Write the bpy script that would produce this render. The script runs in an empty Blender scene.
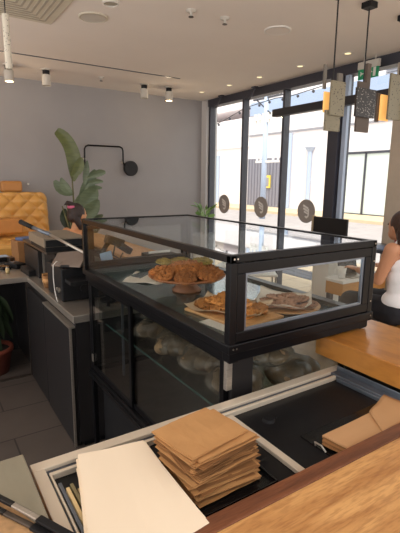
import bpy, bmesh, math, random
from mathutils import Vector, Matrix, noise
random.seed(7)
PI = math.pi
SC = bpy.context.scene
COL = SC.collection
FL = -.28      # floor level (eye height is 1.88 above it)
W = {}          # world origin of every object, by name

# ------------------------------------------------------------------ materials
def _base(name):
    m = bpy.data.materials.new(name); m.use_nodes = True
    nt = m.node_tree; nt.nodes.clear()
    out = nt.nodes.new('ShaderNodeOutputMaterial')
    b = nt.nodes.new('ShaderNodeBsdfPrincipled')
    nt.links.new(b.outputs[0], out.inputs[0])
    return m, nt, b, out

def c4(c): return (c[0], c[1], c[2], 1)
def srgb(r, g, b):
    f = lambda v: ((v/255+.055)/1.055)**2.4 if v/255 > .04045 else v/255/12.92
    return (f(r), f(g), f(b))

def mat(name, col, rough=.5, metal=0, var=.12, scale=12, bump=0, bscale=60, stretch=(1, 1, 1), coat=0, spec=.5, emit=None, es=0, detail=4, rnd=0):
    m, nt, b, out = _base(name)
    tc = nt.nodes.new('ShaderNodeTexCoord'); mp = nt.nodes.new('ShaderNodeMapping')
    mp.inputs['Scale'].default_value = stretch
    nt.links.new(tc.outputs['Object'], mp.inputs[0])
    n = nt.nodes.new('ShaderNodeTexNoise'); n.inputs['Scale'].default_value = scale; n.inputs['Detail'].default_value = detail
    nt.links.new(mp.outputs[0], n.inputs['Vector'])
    r = nt.nodes.new('ShaderNodeValToRGB')
    r.color_ramp.elements[0].position = .3; r.color_ramp.elements[1].position = .7
    r.color_ramp.elements[0].color = c4([max(0, v*(1-var)) for v in col])
    r.color_ramp.elements[1].color = c4([min(1, v*(1+var)) for v in col])
    nt.links.new(n.outputs['Fac'], r.inputs[0]); nt.links.new(r.outputs[0], b.inputs['Base Color'])
    b.inputs['Roughness'].default_value = rough; b.inputs['Metallic'].default_value = metal
    b.inputs['Coat Weight'].default_value = coat; b.inputs['Specular IOR Level'].default_value = spec
    if bump:
        n2 = nt.nodes.new('ShaderNodeTexNoise'); n2.inputs['Scale'].default_value = bscale
        nt.links.new(mp.outputs[0], n2.inputs['Vector'])
        bp = nt.nodes.new('ShaderNodeBump'); bp.inputs['Strength'].default_value = bump; bp.inputs['Distance'].default_value = .01
        nt.links.new(n2.outputs['Fac'], bp.inputs['Height']); nt.links.new(bp.outputs[0], b.inputs['Normal'])
    if rnd:
        oi = nt.nodes.new('ShaderNodeObjectInfo'); mr = nt.nodes.new('ShaderNodeMapRange')
        mr.inputs['To Min'].default_value = 1-rnd; mr.inputs['To Max'].default_value = 1+rnd*.6
        hs = nt.nodes.new('ShaderNodeHueSaturation')
        nt.links.new(oi.outputs['Random'], mr.inputs['Value']); nt.links.new(mr.outputs[0], hs.inputs['Value'])
        nt.links.new(r.outputs[0], hs.inputs['Color']); nt.links.new(hs.outputs[0], b.inputs['Base Color'])
    if emit:
        b.inputs['Emission Color'].default_value = c4(emit); b.inputs['Emission Strength'].default_value = es
    return m

def glass(name, tint=(1, 1, 1), refl=.5, base=.03, rough=.02, milk=None, milkf=0):
    m = bpy.data.materials.new(name); m.use_nodes = True
    nt = m.node_tree; nt.nodes.clear()
    out = nt.nodes.new('ShaderNodeOutputMaterial')
    t = nt.nodes.new('ShaderNodeBsdfTransparent'); t.inputs[0].default_value = c4(tint)
    g = nt.nodes.new('ShaderNodeBsdfGlossy'); g.inputs['Roughness'].default_value = rough
    g.inputs[0].default_value = (.95, .97, 1, 1)
    lw = nt.nodes.new('ShaderNodeLayerWeight'); lw.inputs['Blend'].default_value = .5
    pw = nt.nodes.new('ShaderNodeMath'); pw.operation = 'POWER'; pw.inputs[1].default_value = 3.5
    nt.links.new(lw.outputs['Facing'], pw.inputs[0])
    ma = nt.nodes.new('ShaderNodeMath'); ma.operation = 'MULTIPLY_ADD'
    ma.inputs[1].default_value = refl; ma.inputs[2].default_value = base
    nt.links.new(pw.outputs[0], ma.inputs[0])
    mx = nt.nodes.new('ShaderNodeMixShader')
    nt.links.new(ma.outputs[0], mx.inputs[0]); nt.links.new(t.outputs[0], mx.inputs[1]); nt.links.new(g.outputs[0], mx.inputs[2])
    last = mx
    if milk:
        d = nt.nodes.new('ShaderNodeBsdfDiffuse'); d.inputs[0].default_value = c4(milk)
        m2 = nt.nodes.new('ShaderNodeMixShader'); m2.inputs[0].default_value = milkf
        nt.links.new(last.outputs[0], m2.inputs[1]); nt.links.new(d.outputs[0], m2.inputs[2]); last = m2
    nt.links.new(last.outputs[0], out.inputs[0])
    return m

def wood(name, c1, c2, scale=3, stretch=(1, 8, 8), rough=.4, coat=0, knots=False):
    m, nt, b, out = _base(name)
    tc = nt.nodes.new('ShaderNodeTexCoord'); mp = nt.nodes.new('ShaderNodeMapping'); mp.inputs['Scale'].default_value = stretch
    nt.links.new(tc.outputs['Object'], mp.inputs[0])
    n = nt.nodes.new('ShaderNodeTexNoise'); n.inputs['Scale'].default_value = scale; n.inputs['Detail'].default_value = 8
    n.inputs['Distortion'].default_value = .6
    nt.links.new(mp.outputs[0], n.inputs['Vector'])
    r = nt.nodes.new('ShaderNodeValToRGB'); e = r.color_ramp.elements
    e[0].position = .32; e[1].position = .68; e[0].color = c4(c1); e[1].color = c4(c2)
    nt.links.new(n.outputs['Fac'], r.inputs[0])
    n3 = nt.nodes.new('ShaderNodeTexNoise'); n3.inputs['Scale'].default_value = scale*9; n3.inputs['Detail'].default_value = 3
    nt.links.new(mp.outputs[0], n3.inputs['Vector'])
    mixc = nt.nodes.new('ShaderNodeMixRGB'); mixc.blend_type = 'MULTIPLY'; mixc.inputs[0].default_value = .5
    r3 = nt.nodes.new('ShaderNodeValToRGB'); r3.color_ramp.elements[0].position = .35; r3.color_ramp.elements[0].color = (.55, .45, .38, 1)
    r3.color_ramp.elements[1].position = .55; r3.color_ramp.elements[1].color = (1, 1, 1, 1)
    nt.links.new(n3.outputs['Fac'], r3.inputs[0])
    nt.links.new(r.outputs[0], mixc.inputs[1]); nt.links.new(r3.outputs[0], mixc.inputs[2])
    nt.links.new(mixc.outputs[0], b.inputs['Base Color'])
    b.inputs['Roughness'].default_value = rough; b.inputs['Coat Weight'].default_value = coat; b.inputs['Coat Roughness'].default_value = .15
    bp = nt.nodes.new('ShaderNodeBump'); bp.inputs['Strength'].default_value = .15; bp.inputs['Distance'].default_value = .004
    nt.links.new(n3.outputs['Fac'], bp.inputs['Height']); nt.links.new(bp.outputs[0], b.inputs['Normal'])
    return m

def terrazzo(name, base, chips, scale=60, thr=.45, rough=.5, dim=1):
    m, nt, b, out = _base(name)
    tc = nt.nodes.new('ShaderNodeTexCoord')
    v = nt.nodes.new('ShaderNodeTexVoronoi'); v.inputs['Scale'].default_value = scale; v.feature = 'F1'
    nt.links.new(tc.outputs['Object'], v.inputs['Vector'])
    r = nt.nodes.new('ShaderNodeValToRGB'); r.color_ramp.interpolation = 'CONSTANT'
    e = r.color_ramp.elements; e[0].position = 0; e[0].color = c4(chips); e[1].position = thr; e[1].color = c4(base)
    sp = nt.nodes.new('ShaderNodeSeparateColor')
    nt.links.new(v.outputs['Color'], sp.inputs[0])
    ad = nt.nodes.new('ShaderNodeMath'); ad.operation = 'MULTIPLY_ADD'; ad.inputs[1].default_value = .7
    nt.links.new(sp.outputs[0], ad.inputs[0]); nt.links.new(v.outputs['Distance'], ad.inputs[2])
    nt.links.new(ad.outputs[0], r.inputs[0]); nt.links.new(r.outputs[0], b.inputs['Base Color'])
    b.inputs['Roughness'].default_value = rough
    return m

def tiles(name, c1, c2, mortar, bw, bh, msize=.01, rough=.5, rot=0, offset=.5):
    m, nt, b, out = _base(name)
    tc = nt.nodes.new('ShaderNodeTexCoord'); mp = nt.nodes.new('ShaderNodeMapping'); mp.inputs['Rotation'].default_value = (0, 0, rot)
    nt.links.new(tc.outputs['Object'], mp.inputs[0])
    br = nt.nodes.new('ShaderNodeTexBrick'); br.offset = offset
    br.inputs['Color1'].default_value = c4(c1); br.inputs['Color2'].default_value = c4(c2); br.inputs['Mortar'].default_value = c4(mortar)
    br.inputs['Scale'].default_value = 1; br.inputs['Brick Width'].default_value = bw; br.inputs['Row Height'].default_value = bh
    br.inputs['Mortar Size'].default_value = msize
    nt.links.new(mp.outputs[0], br.inputs['Vector'])
    n = nt.nodes.new('ShaderNodeTexNoise'); n.inputs['Scale'].default_value = 6; n.inputs['Detail'].default_value = 6
    nt.links.new(tc.outputs['Object'], n.inputs['Vector'])
    r = nt.nodes.new('ShaderNodeValToRGB'); r.color_ramp.elements[0].color = (.75, .75, .75, 1); r.color_ramp.elements[1].color = (1, 1, 1, 1)
    nt.links.new(n.outputs['Fac'], r.inputs[0])
    mx = nt.nodes.new('ShaderNodeMixRGB'); mx.blend_type = 'MULTIPLY'; mx.inputs[0].default_value = 1
    nt.links.new(br.outputs['Color'], mx.inputs[1]); nt.links.new(r.outputs[0], mx.inputs[2])
    nt.links.new(mx.outputs[0], b.inputs['Base Color']); b.inputs['Roughness'].default_value = rough
    return m

K = {}
K['wall'] = mat('grey_plaster', srgb(158, 155, 156), .85, var=.02, scale=3)
K['wallR'] = mat('pale_plaster', srgb(205, 203, 203), .8, var=.02, scale=3)
K['pier'] = mat('beige_plaster', srgb(185, 170, 152), .8, var=.04)
K['ceil'] = mat('ceiling_paint', srgb(232, 224, 216), .9, var=.015, scale=2)
K['floorD'] = tiles('dark_floor_tiles', srgb(92, 83, 78), srgb(86, 78, 74), srgb(50, 46, 44), .9, .45, .006, .5, .0)
K['floorT'] = mat('tan_floor', srgb(178, 152, 124), .45, var=.12, scale=5)
K['pave'] = tiles('pavement_slabs', srgb(190, 165, 138), srgb(196, 172, 146), srgb(150, 135, 118), 1.2, .6, .01, .8)
K['street'] = mat('street_asphalt', srgb(168, 160, 158), .9, var=.08, scale=2)
K['curb'] = mat('tan_sidewalk', srgb(214, 190, 158), .9, var=.06, scale=2)  # one even pale tan
K['frame'] = mat('dark_window_metal', srgb(58, 58, 68), .45, 0, var=.05)
K['beam'] = mat('dark_beam', srgb(48, 46, 50), .5, .2, var=.05)
K['black'] = mat('black_satin_metal', srgb(14, 14, 17), .30, 0, var=.1, scale=8, spec=.2)
K['blackg'] = mat('black_gloss', srgb(20, 20, 22), .18, 0, var=.1)
K['blackm'] = mat('black_matte', srgb(19, 19, 22), .55, 0, var=.15, spec=.3)
K['tray'] = mat('black_tray_floor', srgb(16, 16, 19), .45, 0, var=.25, scale=5, bump=.05, bscale=20, spec=.3)
K['steel'] = mat('brushed_steel', srgb(186, 178, 168), .34, .8, var=.12, scale=20, stretch=(1, 12, 12))
K['steelD'] = mat('dark_steel', srgb(96, 88, 82), .38, .85, var=.15, scale=10, stretch=(1, 1, 6))
K['steelB'] = mat('blue_grey_steel', srgb(120, 128, 140), .3, .7, var=.1, scale=15)
K['rim'] = mat('tray_rim_steel', srgb(218, 206, 188), .36, .25, var=.06, scale=6)  # steel whose warm reflections are put into the cream base colour
K['rimdark'] = mat('tray_rim_groove', srgb(88, 92, 102), .35, .7, var=.08)
K['gwin'] = glass('window_glass', (.96, .98, .98), .25, .02)
K['gcase'] = glass('case_glass', (.96, .98, .98), .22, .012)
K['gtop'] = glass('case_top_glass', (.88, .92, .92), .75, .10)
K['gfloor'] = mat('case_floor_glass', srgb(72, 82, 80), .08, 0, var=.1, scale=3, spec=.9)
K['glow'] = glass('lower_case_glass', (.84, .86, .85), .55, .05)
K['gedge'] = mat('green_glass_edge', srgb(60, 92, 88), .2, var=.05)
K['gshelf'] = glass('shelf_glass', (.55, .62, .60), .4, .06)
K['cork'] = mat('tan_speckled_cork', srgb(178, 140, 98), .7, var=.22, scale=45)
K['slab'] = wood('orange_wood', srgb(186, 122, 52), srgb(200, 138, 66), 1.2, (2, .7, 2), .3, .35)
K['oak'] = wood('oak_counter', srgb(178, 122, 68), srgb(222, 170, 108), 2.2, (1.2, 9, 6), .42, .12)
K['trim'] = wood('red_brown_trim', srgb(100, 58, 36), srgb(132, 80, 50), 3, (1, 10, 8), .4, .15)
K['kick'] = mat('counter_body_paint', srgb(42, 38, 36), .6, var=.1)
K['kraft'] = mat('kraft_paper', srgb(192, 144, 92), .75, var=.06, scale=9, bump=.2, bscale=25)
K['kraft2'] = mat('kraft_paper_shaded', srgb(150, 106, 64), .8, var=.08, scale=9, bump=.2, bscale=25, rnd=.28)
K['kraft3'] = mat('kraft_board', srgb(196, 152, 108), .7, var=.04, scale=5)
K['paper'] = mat('white_paper', srgb(246, 230, 206), .65, var=.012, scale=3)
K['cream'] = mat('cream_card', srgb(216, 190, 140), .7, var=.04)
K['creamD'] = mat('olive_card', srgb(128, 118, 86), .7, var=.06)
K['board'] = mat('grey_stone_board', srgb(142, 136, 118), .28, 0, var=.12, scale=5, stretch=(3, 1, 1), coat=.2)
K['cookie'] = mat('brown_cookie', srgb(178, 108, 52), .8, var=.3, scale=50, bump=.8, bscale=110, rnd=.45)
K['cookie2'] = mat('golden_cookie', srgb(196, 128, 62), .8, var=.3, scale=50, bump=.8, bscale=110, rnd=.45)
K['cookie3'] = mat('pale_cookie', srgb(176, 134, 108), .85, var=.3, scale=45, bump=.8, bscale=90, rnd=.3)
K['green'] = mat('pistachio_topping', srgb(150, 128, 62), .85, var=.4, scale=40, bump=.8, bscale=80)
K['chips'] = mat('dark_chips', srgb(70, 40, 28), .6, var=.3)
K['plate'] = wood('plate_wood', srgb(140, 84, 46), srgb(176, 112, 66), 5, (1, 6, 6), .45)
K['boardw'] = wood('light_board_wood', srgb(190, 140, 88), srgb(212, 164, 110), 5, (1, 6, 6), .5)
K['parch'] = mat('parchment', srgb(206, 178, 146), .7, var=.06, scale=6, bump=.2, bscale=14)
K['parchw'] = mat('pale_parchment', srgb(216, 204, 190), .7, var=.05, scale=6, bump=.3, bscale=14)
K['cord'] = mat('black_cord', srgb(24, 24, 26), .5)
K['white'] = mat('white_enamel', srgb(226, 222, 216), .45, var=.02)
K['offw'] = mat('offwhite_plastic', srgb(200, 194, 184), .6, var=.03)
K['grille'] = mat('ceiling_grille', srgb(204, 196, 178), .7, var=.04)
K['grilleD'] = mat('grille_holes', srgb(168, 160, 144), .8, var=.04)
K['lamp'] = mat('warm_lamp', (1, .8, .5), .5, emit=(1, .68, .32), es=2.2)
K['lamp2'] = mat('downlight_glow', (1, .9, .6), .5, emit=(1, .78, .40), es=1.3)
K['glowstrip'] = mat('pendant_glow', (.8, .45, .15), .5, emit=(1, .52, .14), es=.6)
K['terrL'] = terrazzo('pale_terrazzo', srgb(138, 130, 108), srgb(52, 48, 44), 75, .42)
K['terrW'] = terrazzo('white_terrazzo', srgb(206, 198, 182), srgb(50, 46, 44), 110, .42)
K['terrD'] = terrazzo('dark_terrazzo', srgb(52, 48, 48), srgb(170, 164, 156), 95, .46)
K['taupe'] = mat('taupe_slab', srgb(96, 84, 76), .7, var=.06)
K['greyslab'] = mat('grey_slab', srgb(120, 114, 106), .7, var=.06)
K['leafD'] = mat('deep_green_leaf', srgb(92, 100, 56), .42, var=.2, scale=8, stretch=(1, 1, 5))
K['leafG'] = mat('grey_green_leaf', srgb(98, 112, 86), .45, var=.2, scale=8, stretch=(1, 1, 5))
K['leafK'] = mat('dark_leaf', srgb(40, 54, 34), .4, var=.3, scale=8)
K['leafB'] = mat('fresh_green_leaf', srgb(96, 138, 50), .45, var=.25, scale=8)
K['stem'] = mat('plant_stem', srgb(96, 96, 62), .6)
K['terra'] = mat('terracotta', srgb(120, 56, 40), .7, var=.08)
K['soil'] = mat('potting_soil', srgb(38, 28, 22), .95, var=.3, scale=50)
K['skin'] = mat('warm_skin', srgb(196, 140, 106), .5, var=.04)
K['skin2'] = mat('tan_skin', srgb(204, 146, 104), .5, var=.04)
K['hair'] = mat('brown_hair', srgb(62, 38, 28), .5, var=.4, scale=30, stretch=(6, 6, 1), bump=.6, bscale=60)
K['hair2'] = mat('dark_brown_hair', srgb(46, 30, 26), .5, var=.4, scale=30, stretch=(6, 6, 1), bump=.6, bscale=60)
K['tank'] = mat('white_knit', srgb(246, 246, 250), .8, var=.02, bump=.2, bscale=120)
K['denim'] = mat('dark_trousers', srgb(26, 26, 34), .8, var=.15)
K['lilac'] = mat('pale_top', srgb(176, 168, 182), .8, var=.05)
K['pink'] = mat('pink_scrunchie', srgb(206, 104, 138), .8, var=.1)
K['facade'] = mat('facade_render', srgb(236, 228, 228), .9, var=.015, scale=.5)
K['facadeT'] = mat('facade_band', srgb(150, 148, 154), .8)
K['blueband'] = mat('blue_parapet', srgb(160, 176, 204), .6, var=.05, scale=1)
K['pole'] = mat('pale_blue_pole', srgb(176, 190, 212), .6, var=.04)
K['gate'] = mat('grey_gate', srgb(134, 132, 142), .6, var=.05)
K['gatel'] = mat('grey_gate_rib', srgb(112, 110, 122), .6, var=.05)
K['yellow'] = mat('yellow_sign', srgb(236, 206, 90), .6, var=.03)
K['frost'] = mat('frosted_shop_glass', srgb(214, 224, 218), .35, var=.03, scale=.6)
K['decal'] = mat('grey_decal', srgb(158, 150, 145), .8, var=.02)
K['decalw'] = mat('white_decal', srgb(240, 236, 232), .8, var=.01)
K['signg'] = mat('exit_green', srgb(24, 124, 84), .5, var=.03, emit=srgb(30, 140, 92), es=.15)
K['blue'] = mat('blue_menu', srgb(74, 96, 138), .5, var=.08)
K['darkbar'] = mat('dark_bar_top', srgb(62, 62, 70), .35, var=.08)
K['red'] = mat('red_paint', srgb(170, 40, 54), .5)
K['mon'] = mat('dark_panel', srgb(34, 32, 33), .45, var=.06, spec=.3)
K['ply'] = mat('ply_edge', srgb(170, 150, 122), .6)
K['monitorback'] = mat('olive_grey_box', srgb(128, 116, 100), .5, var=.04)
K['tablet'] = mat('taupe_tablet_back', srgb(112, 98, 88), .4, .2, var=.04)
K['lightblue'] = mat('pale_blue_paper', srgb(168, 190, 214), .6, var=.02)
K['skirt'] = mat('tan_table_wood', srgb(196, 140, 78), .5, var=.08, stretch=(1, 6, 6))
K['bagfill'] = mat('beige_bread', srgb(172, 140, 104), .8, var=.25, scale=14, bump=.5, bscale=20)
K['bagskin'] = glass('plastic_bag_film', (.80, .78, .74), .45, .07, .25, milk=(.30, .25, .19), milkf=.34)
K['tanw'] = wood('tan_counter_wood', srgb(186, 140, 100), srgb(204, 158, 116), 1.5, (2, .7, 2), .45)
K['pipe'] = mat('blue_grey_hose', srgb(96, 104, 120), .5, var=.1)

def leather():
    m, nt, b, out = _base('quilted_tan_leather')
    b.inputs['Base Color'].default_value = c4(srgb(214, 160, 84)); b.inputs['Roughness'].default_value = .38
    return m
K['leather'] = leather()
K['leather2'] = mat('tan_leather', srgb(190, 130, 66), .45, var=.05)

# ------------------------------------------------------------------ mesh builder
class MB:
    def __init__(s): s.bm = bmesh.new(); s.mi = 0
    def _new(s, n0):
        s.bm.faces.ensure_lookup_table()
        for f in s.bm.faces[n0:]: f.material_index = s.mi
    def box(s, x0, x1, y0, y1, z0, z1, rot=None, piv=None):
        n0 = len(s.bm.faces)
        r = bmesh.ops.create_cube(s.bm, size=1)
        M = Matrix.Translation(((x0+x1)/2, (y0+y1)/2, (z0+z1)/2)) @ Matrix.Diagonal((abs(x1-x0), abs(y1-y0), abs(z1-z0), 1))
        if rot is not None:
            p = Vector(piv) if piv else Vector(((x0+x1)/2, (y0+y1)/2, (z0+z1)/2))
            M = Matrix.Translation(p) @ rot.to_4x4() @ Matrix.Translation(-p) @ M
        bmesh.ops.transform(s.bm, matrix=M, verts=r['verts']); s._new(n0); return s
    def cyl(s, p0, p1, r0, r1=None, n=20, caps=True):
        n0 = len(s.bm.faces)
        p0 = Vector(p0); p1 = Vector(p1); d = p1-p0; r1 = r0 if r1 is None else r1
        r = bmesh.ops.create_cone(s.bm, cap_ends=caps, segments=n, radius1=r0, radius2=r1, depth=d.length)
        M = Matrix.Translation((p0+p1)/2) @ d.to_track_quat('Z', 'Y').to_matrix().to_4x4()
        bmesh.ops.transform(s.bm, matrix=M, verts=r['verts']); s._new(n0); return s
    def ball(s, c, r, sub=2, rot=None):
        n0 = len(s.bm.faces)
        r = (r, r, r) if not hasattr(r, '__len__') else r
        g = bmesh.ops.create_icosphere(s.bm, subdivisions=sub, radius=1)
        M = Matrix.Translation(c) @ (rot.to_4x4() if rot is not None else Matrix.Identity(4)) @ Matrix.Diagonal((*r, 1))
        bmesh.ops.transform(s.bm, matrix=M, verts=g['verts']); s._new(n0); return s
    def tube(s, pts, r, n=8):
        pts = [Vector(p) for p in pts]; n0 = len(s.bm.faces); rings = []
        rr = r if hasattr(r, '__len__') else [r]*len(pts)
        up = Vector((0, 0, 1)); prev = None
        for i, p in enumerate(pts):
            t = (pts[min(i+1, len(pts)-1)]-pts[max(i-1, 0)]).normalized()
            if prev is None:
                a = t.orthogonal().normalized()
            else:
                a = (prev - t*prev.dot(t)).normalized()
            prev = a; b = t.cross(a)
            rings.append([s.bm.verts.new(p+(a*math.cos(2*PI*k/n)+b*math.sin(2*PI*k/n))*rr[i]) for k in range(n)])
        for i in range(len(rings)-1):
            for k in range(n):
                s.bm.faces.new((rings[i][k], rings[i][(k+1) % n], rings[i+1][(k+1) % n], rings[i+1][k]))
        s.bm.faces.new(rings[0][::-1]); s.bm.faces.new(rings[-1]); s._new(n0); return s
    def chain(s, pts, rr, sub=2):     # tapered limb out of cones and balls, to be fused by remesh
        for i in range(len(pts)-1):
            s.cyl(pts[i], pts[i+1], rr[i], rr[i+1], 16)
        for p, r in zip(pts, rr): s.ball(p, r, sub)
        return s
    def lathe(s, prof, c=(0, 0, 0), n=32):
        n0 = len(s.bm.faces); c = Vector(c); rings = []
        for r, z in prof:
            if r < 1e-6: rings.append([s.bm.verts.new(c+Vector((0, 0, z)))])
            else: rings.append([s.bm.verts.new(c+Vector((r*math.cos(2*PI*k/n), r*math.sin(2*PI*k/n), z))) for k in range(n)])
        for a, b in zip(rings, rings[1:]):
            for k in range(n):
                k2 = (k+1) % n
                if len(a) == 1 and len(b) == 1: continue
                if len(a) == 1: s.bm.faces.new((a[0], b[k2], b[k]))
                elif len(b) == 1: s.bm.faces.new((a[k], a[k2], b[0]))
                else: s.bm.faces.new((a[k], a[k2], b[k2], b[k]))
        s._new(n0); return s
    def prism(s, pts, d):             # polygon extruded along vector d
        n0 = len(s.bm.faces); d = Vector(d)
        a = [s.bm.verts.new(Vector(p)) for p in pts]; b = [s.bm.verts.new(Vector(p)+d) for p in pts]
        n = len(pts)
        s.bm.faces.new(a[::-1]); s.bm.faces.new(b)
        for i in range(n): s.bm.faces.new((a[i], a[(i+1) % n], b[(i+1) % n], b[i]))
        s._new(n0); return s
    def sheet(s, c00, c10, c11, c01, nu=8, nv=8, th=.0006, wob=0, seed=0, fn=None):
        n0 = len(s.bm.faces)
        c00, c10, c11, c01 = map(Vector, (c00, c10, c11, c01)); layers = []
        for dz in (0, th):
            g = []
            for j in range(nv+1):
                row = []
                for i in range(nu+1):
                    u, v = i/nu, j/nv
                    p = (c00*(1-u)+c10*u)*(1-v)+(c01*(1-u)+c11*u)*v
                    p = p+Vector((0, 0, dz+wob*noise.noise(Vector((u*2.3+seed, v*2.3, seed*1.7)))))
                    if fn: p = p+Vector(fn(u, v))
                    row.append(s.bm.verts.new(p))
                g.append(row)
            layers.append(g)
        lo, hi = layers
        for j in range(nv):
            for i in range(nu):
                s.bm.faces.new((lo[j][i], lo[j+1][i], lo[j+1][i+1], lo[j][i+1]))
                s.bm.faces.new((hi[j][i], hi[j][i+1], hi[j+1][i+1], hi[j+1][i]))
        for i in range(nu):
            s.bm.faces.new((lo[0][i], lo[0][i+1], hi[0][i+1], hi[0][i])); s.bm.faces.new((lo[nv][i+1], lo[nv][i], hi[nv][i], hi[nv][i+1]))
        for j in range(nv):
            s.bm.faces.new((lo[j+1][0], lo[j][0], hi[j][0], hi[j+1][0])); s.bm.faces.new((lo[j][nu], lo[j+1][nu], hi[j+1][nu], hi[j][nu]))
        s._new(n0); return s
    def build(s, name, mats, parent=None, origin=None, bevel=0, smooth=False, remesh=0, smit=4, auto=None, subsurf=0):
        po = W[parent.name] if parent else Vector((0, 0, 0))
        o_w = Vector(origin) if origin is not None else (po.copy() if parent else Vector((0, 0, 0)))
        bmesh.ops.translate(s.bm, vec=-o_w, verts=s.bm.verts)
        bmesh.ops.recalc_face_normals(s.bm, faces=s.bm.faces)
        me = bpy.data.meshes.new(name); s.bm.to_mesh(me); s.bm.free()
        if not isinstance(mats, (list, tuple)): mats = [mats]
        for m in mats: me.materials.append(m)
        ob = bpy.data.objects.new(name, me); COL.objects.link(ob)
        if parent: ob.parent = parent
        ob.location = o_w-po; W[ob.name] = o_w
        if remesh:
            r = ob.modifiers.new('fuse', 'REMESH'); r.mode = 'VOXEL'; r.voxel_size = remesh; r.use_smooth_shade = True
            if smit:
                sm = ob.modifiers.new('soft', 'SMOOTH'); sm.factor = .5; sm.iterations = smit
        if bevel:
            b = ob.modifiers.new('edge', 'BEVEL'); b.width = bevel; b.segments = 2; b.limit_method = 'ANGLE'; b.angle_limit = .6
        if subsurf:
            b = ob.modifiers.new('sub', 'SUBSURF'); b.levels = subsurf; b.render_levels = subsurf
        if smooth or subsurf:
            for p in me.polygons: p.use_smooth = True
        return ob

def tag(o, label=None, cat=None, group=None, kind=None):
    if label: o['label'] = label
    if cat: o['category'] = cat
    if group: o['group'] = group
    if kind: o['kind'] = kind
    return o
def thing(name, loc, label=None, cat=None, group=None, kind=None):
    o = bpy.data.objects.new(name, None); COL.objects.link(o); o.location = loc; W[o.name] = Vector(loc)
    return tag(o, label, cat, group, kind)
def struct(mb, name, m, parent=None, **k):
    o = mb.build(name, m, parent, **k)
    if not parent: o['kind'] = 'structure'
    return o
def place(o, loc, rot=None, scale=None):
    o.location = loc
    if rot is not None: o.rotation_euler = rot
    if scale is not None: o.scale = scale
    W[o.name] = Vector(loc); return o
def dup(root, loc=None, rot=None, label=None, scale=None):
    r = root.copy(); COL.objects.link(r); W[r.name] = Vector(loc if loc is not None else root.location)
    if loc is not None: r.location = loc
    if rot is not None: r.rotation_euler = rot
    if scale is not None: r.scale = scale
    if label: r['label'] = label
    for ch in list(root.children):
        c = ch.copy(); COL.objects.link(c); c.parent = r
        for g in list(ch.children):
            d = g.copy(); COL.objects.link(d); d.parent = c
    return r
def RZ(a): return Matrix.Rotation(a, 3, 'Z')
def RX(a): return Matrix.Rotation(a, 3, 'X')
def RY(a): return Matrix.Rotation(a, 3, 'Y')

# ================================================================== SETTING
# floors
struct(MB().box(-3.5, 2.0, -2.5, 7.05, FL-.1, FL), 'floor', K['floorD'])
struct(MB().box(2.0, 4.78, -2.5, 7.05, FL-.1, FL), 'floor', K['floorT'])
struct(MB().box(-3.5, 4.85, -1.2, 7.25, 3.0, 3.15), 'ceiling', K['ceil'])
struct(MB().box(-3.5, 4.61, 7.05, 7.25, FL, 3.0), 'wall_back', K['wall'])
b = MB(); b.box(4.61, 4.85, 6.89, 7.25, FL, 3.0); struct(b, 'wall_right', K['wallR'])
struct(MB().box(4.62, 4.85, 2.55, 3.13, FL, 2.88), 'wall_right_pier', K['pier'])
struct(MB().box(4.64, 4.8, -1.2, 6.89, 2.88, 3.0), 'trim_1', K['frame'])          # head of the shop window
struct(MB().box(4.64, 4.8, 3.13, 6.89, FL, FL+.08), 'trim_2', K['frame'])
b = MB(); b.box(4.45, 4.55, 1.2, 4.96, 2.49, 2.59)
for y in (4.93, 3.95, 2.2): b.box(4.55, 4.66, y-.02, y+.02, 2.50, 2.56)
struct(b, 'trim_3', K['beam'], bevel=.004)                                          # dark beam in front of the glass
def window(n, y0, y1, m0=.045, m1=.045):
    w = thing('window_%d' % n, (4.7, (y0+y1)/2, 0), kind='structure')
    f = MB()
    f.box(4.66, 4.78, y0, y0+m0, FL+.08, 2.88); f.box(4.66, 4.78, y1-m1, y1, FL+.08, 2.88)
    f.build('window_frame', K['frame'], w, bevel=.004)
    MB().box(4.70, 4.708, y0+m0, y1-m1, FL+.08, 2.88).build('window_pane', K['gwin'], w)
    return w
window(1, 5.90, 6.89, .022, .05); window(2, 4.95, 5.90, .022, .022)
w3 = window(3, 3.86, 4.95, .20, .022); window(4, 3.13, 3.86, .03, .03)
window(5, .3, 2.55)
MB().box(4.60, 4.66, 3.88, 4.04, FL+.08, 2.88).build('window_post', K['frame'], w3)
MB().box(4.655, 4.70, 3.80, 3.86, FL+.08, 2.88).build('post_reflection', K['pole'], w3)  # pale blue strip added to stand in for the reflection along the post
struct(MB().box(4.64, 4.85, -1.2, .3, FL, 2.88), 'wall_right_near', K['pier'])

# outside ground
struct(MB().box(4.78, 8.6, -8, 34, -.42, -.30), 'pavement', K['pave'])
struct(MB().prism([(8.6, -8, -.31), (14.6, -8, -.02), (14.6, -8, -.45), (8.6, -8, -.45)], (0, 50, 0)), 'street', K['street'])   # the road rises away from the shop
struct(MB().box(14.6, 17.6, -8, 44, -.45, .10), 'sidewalk', K['curb'])
b = MB(); b.box(6.3, 6.9, 3.0, 7.4, -.299, -.294)
for i in range(42): b.box(6.3, 6.9, 3.02+i*.104, 3.07+i*.104, -.294, -.286)
tag(b.build('drain_grate', K['frame']), 'long dark slotted drain grate in the pavement outside the glass', 'grate')

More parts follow.
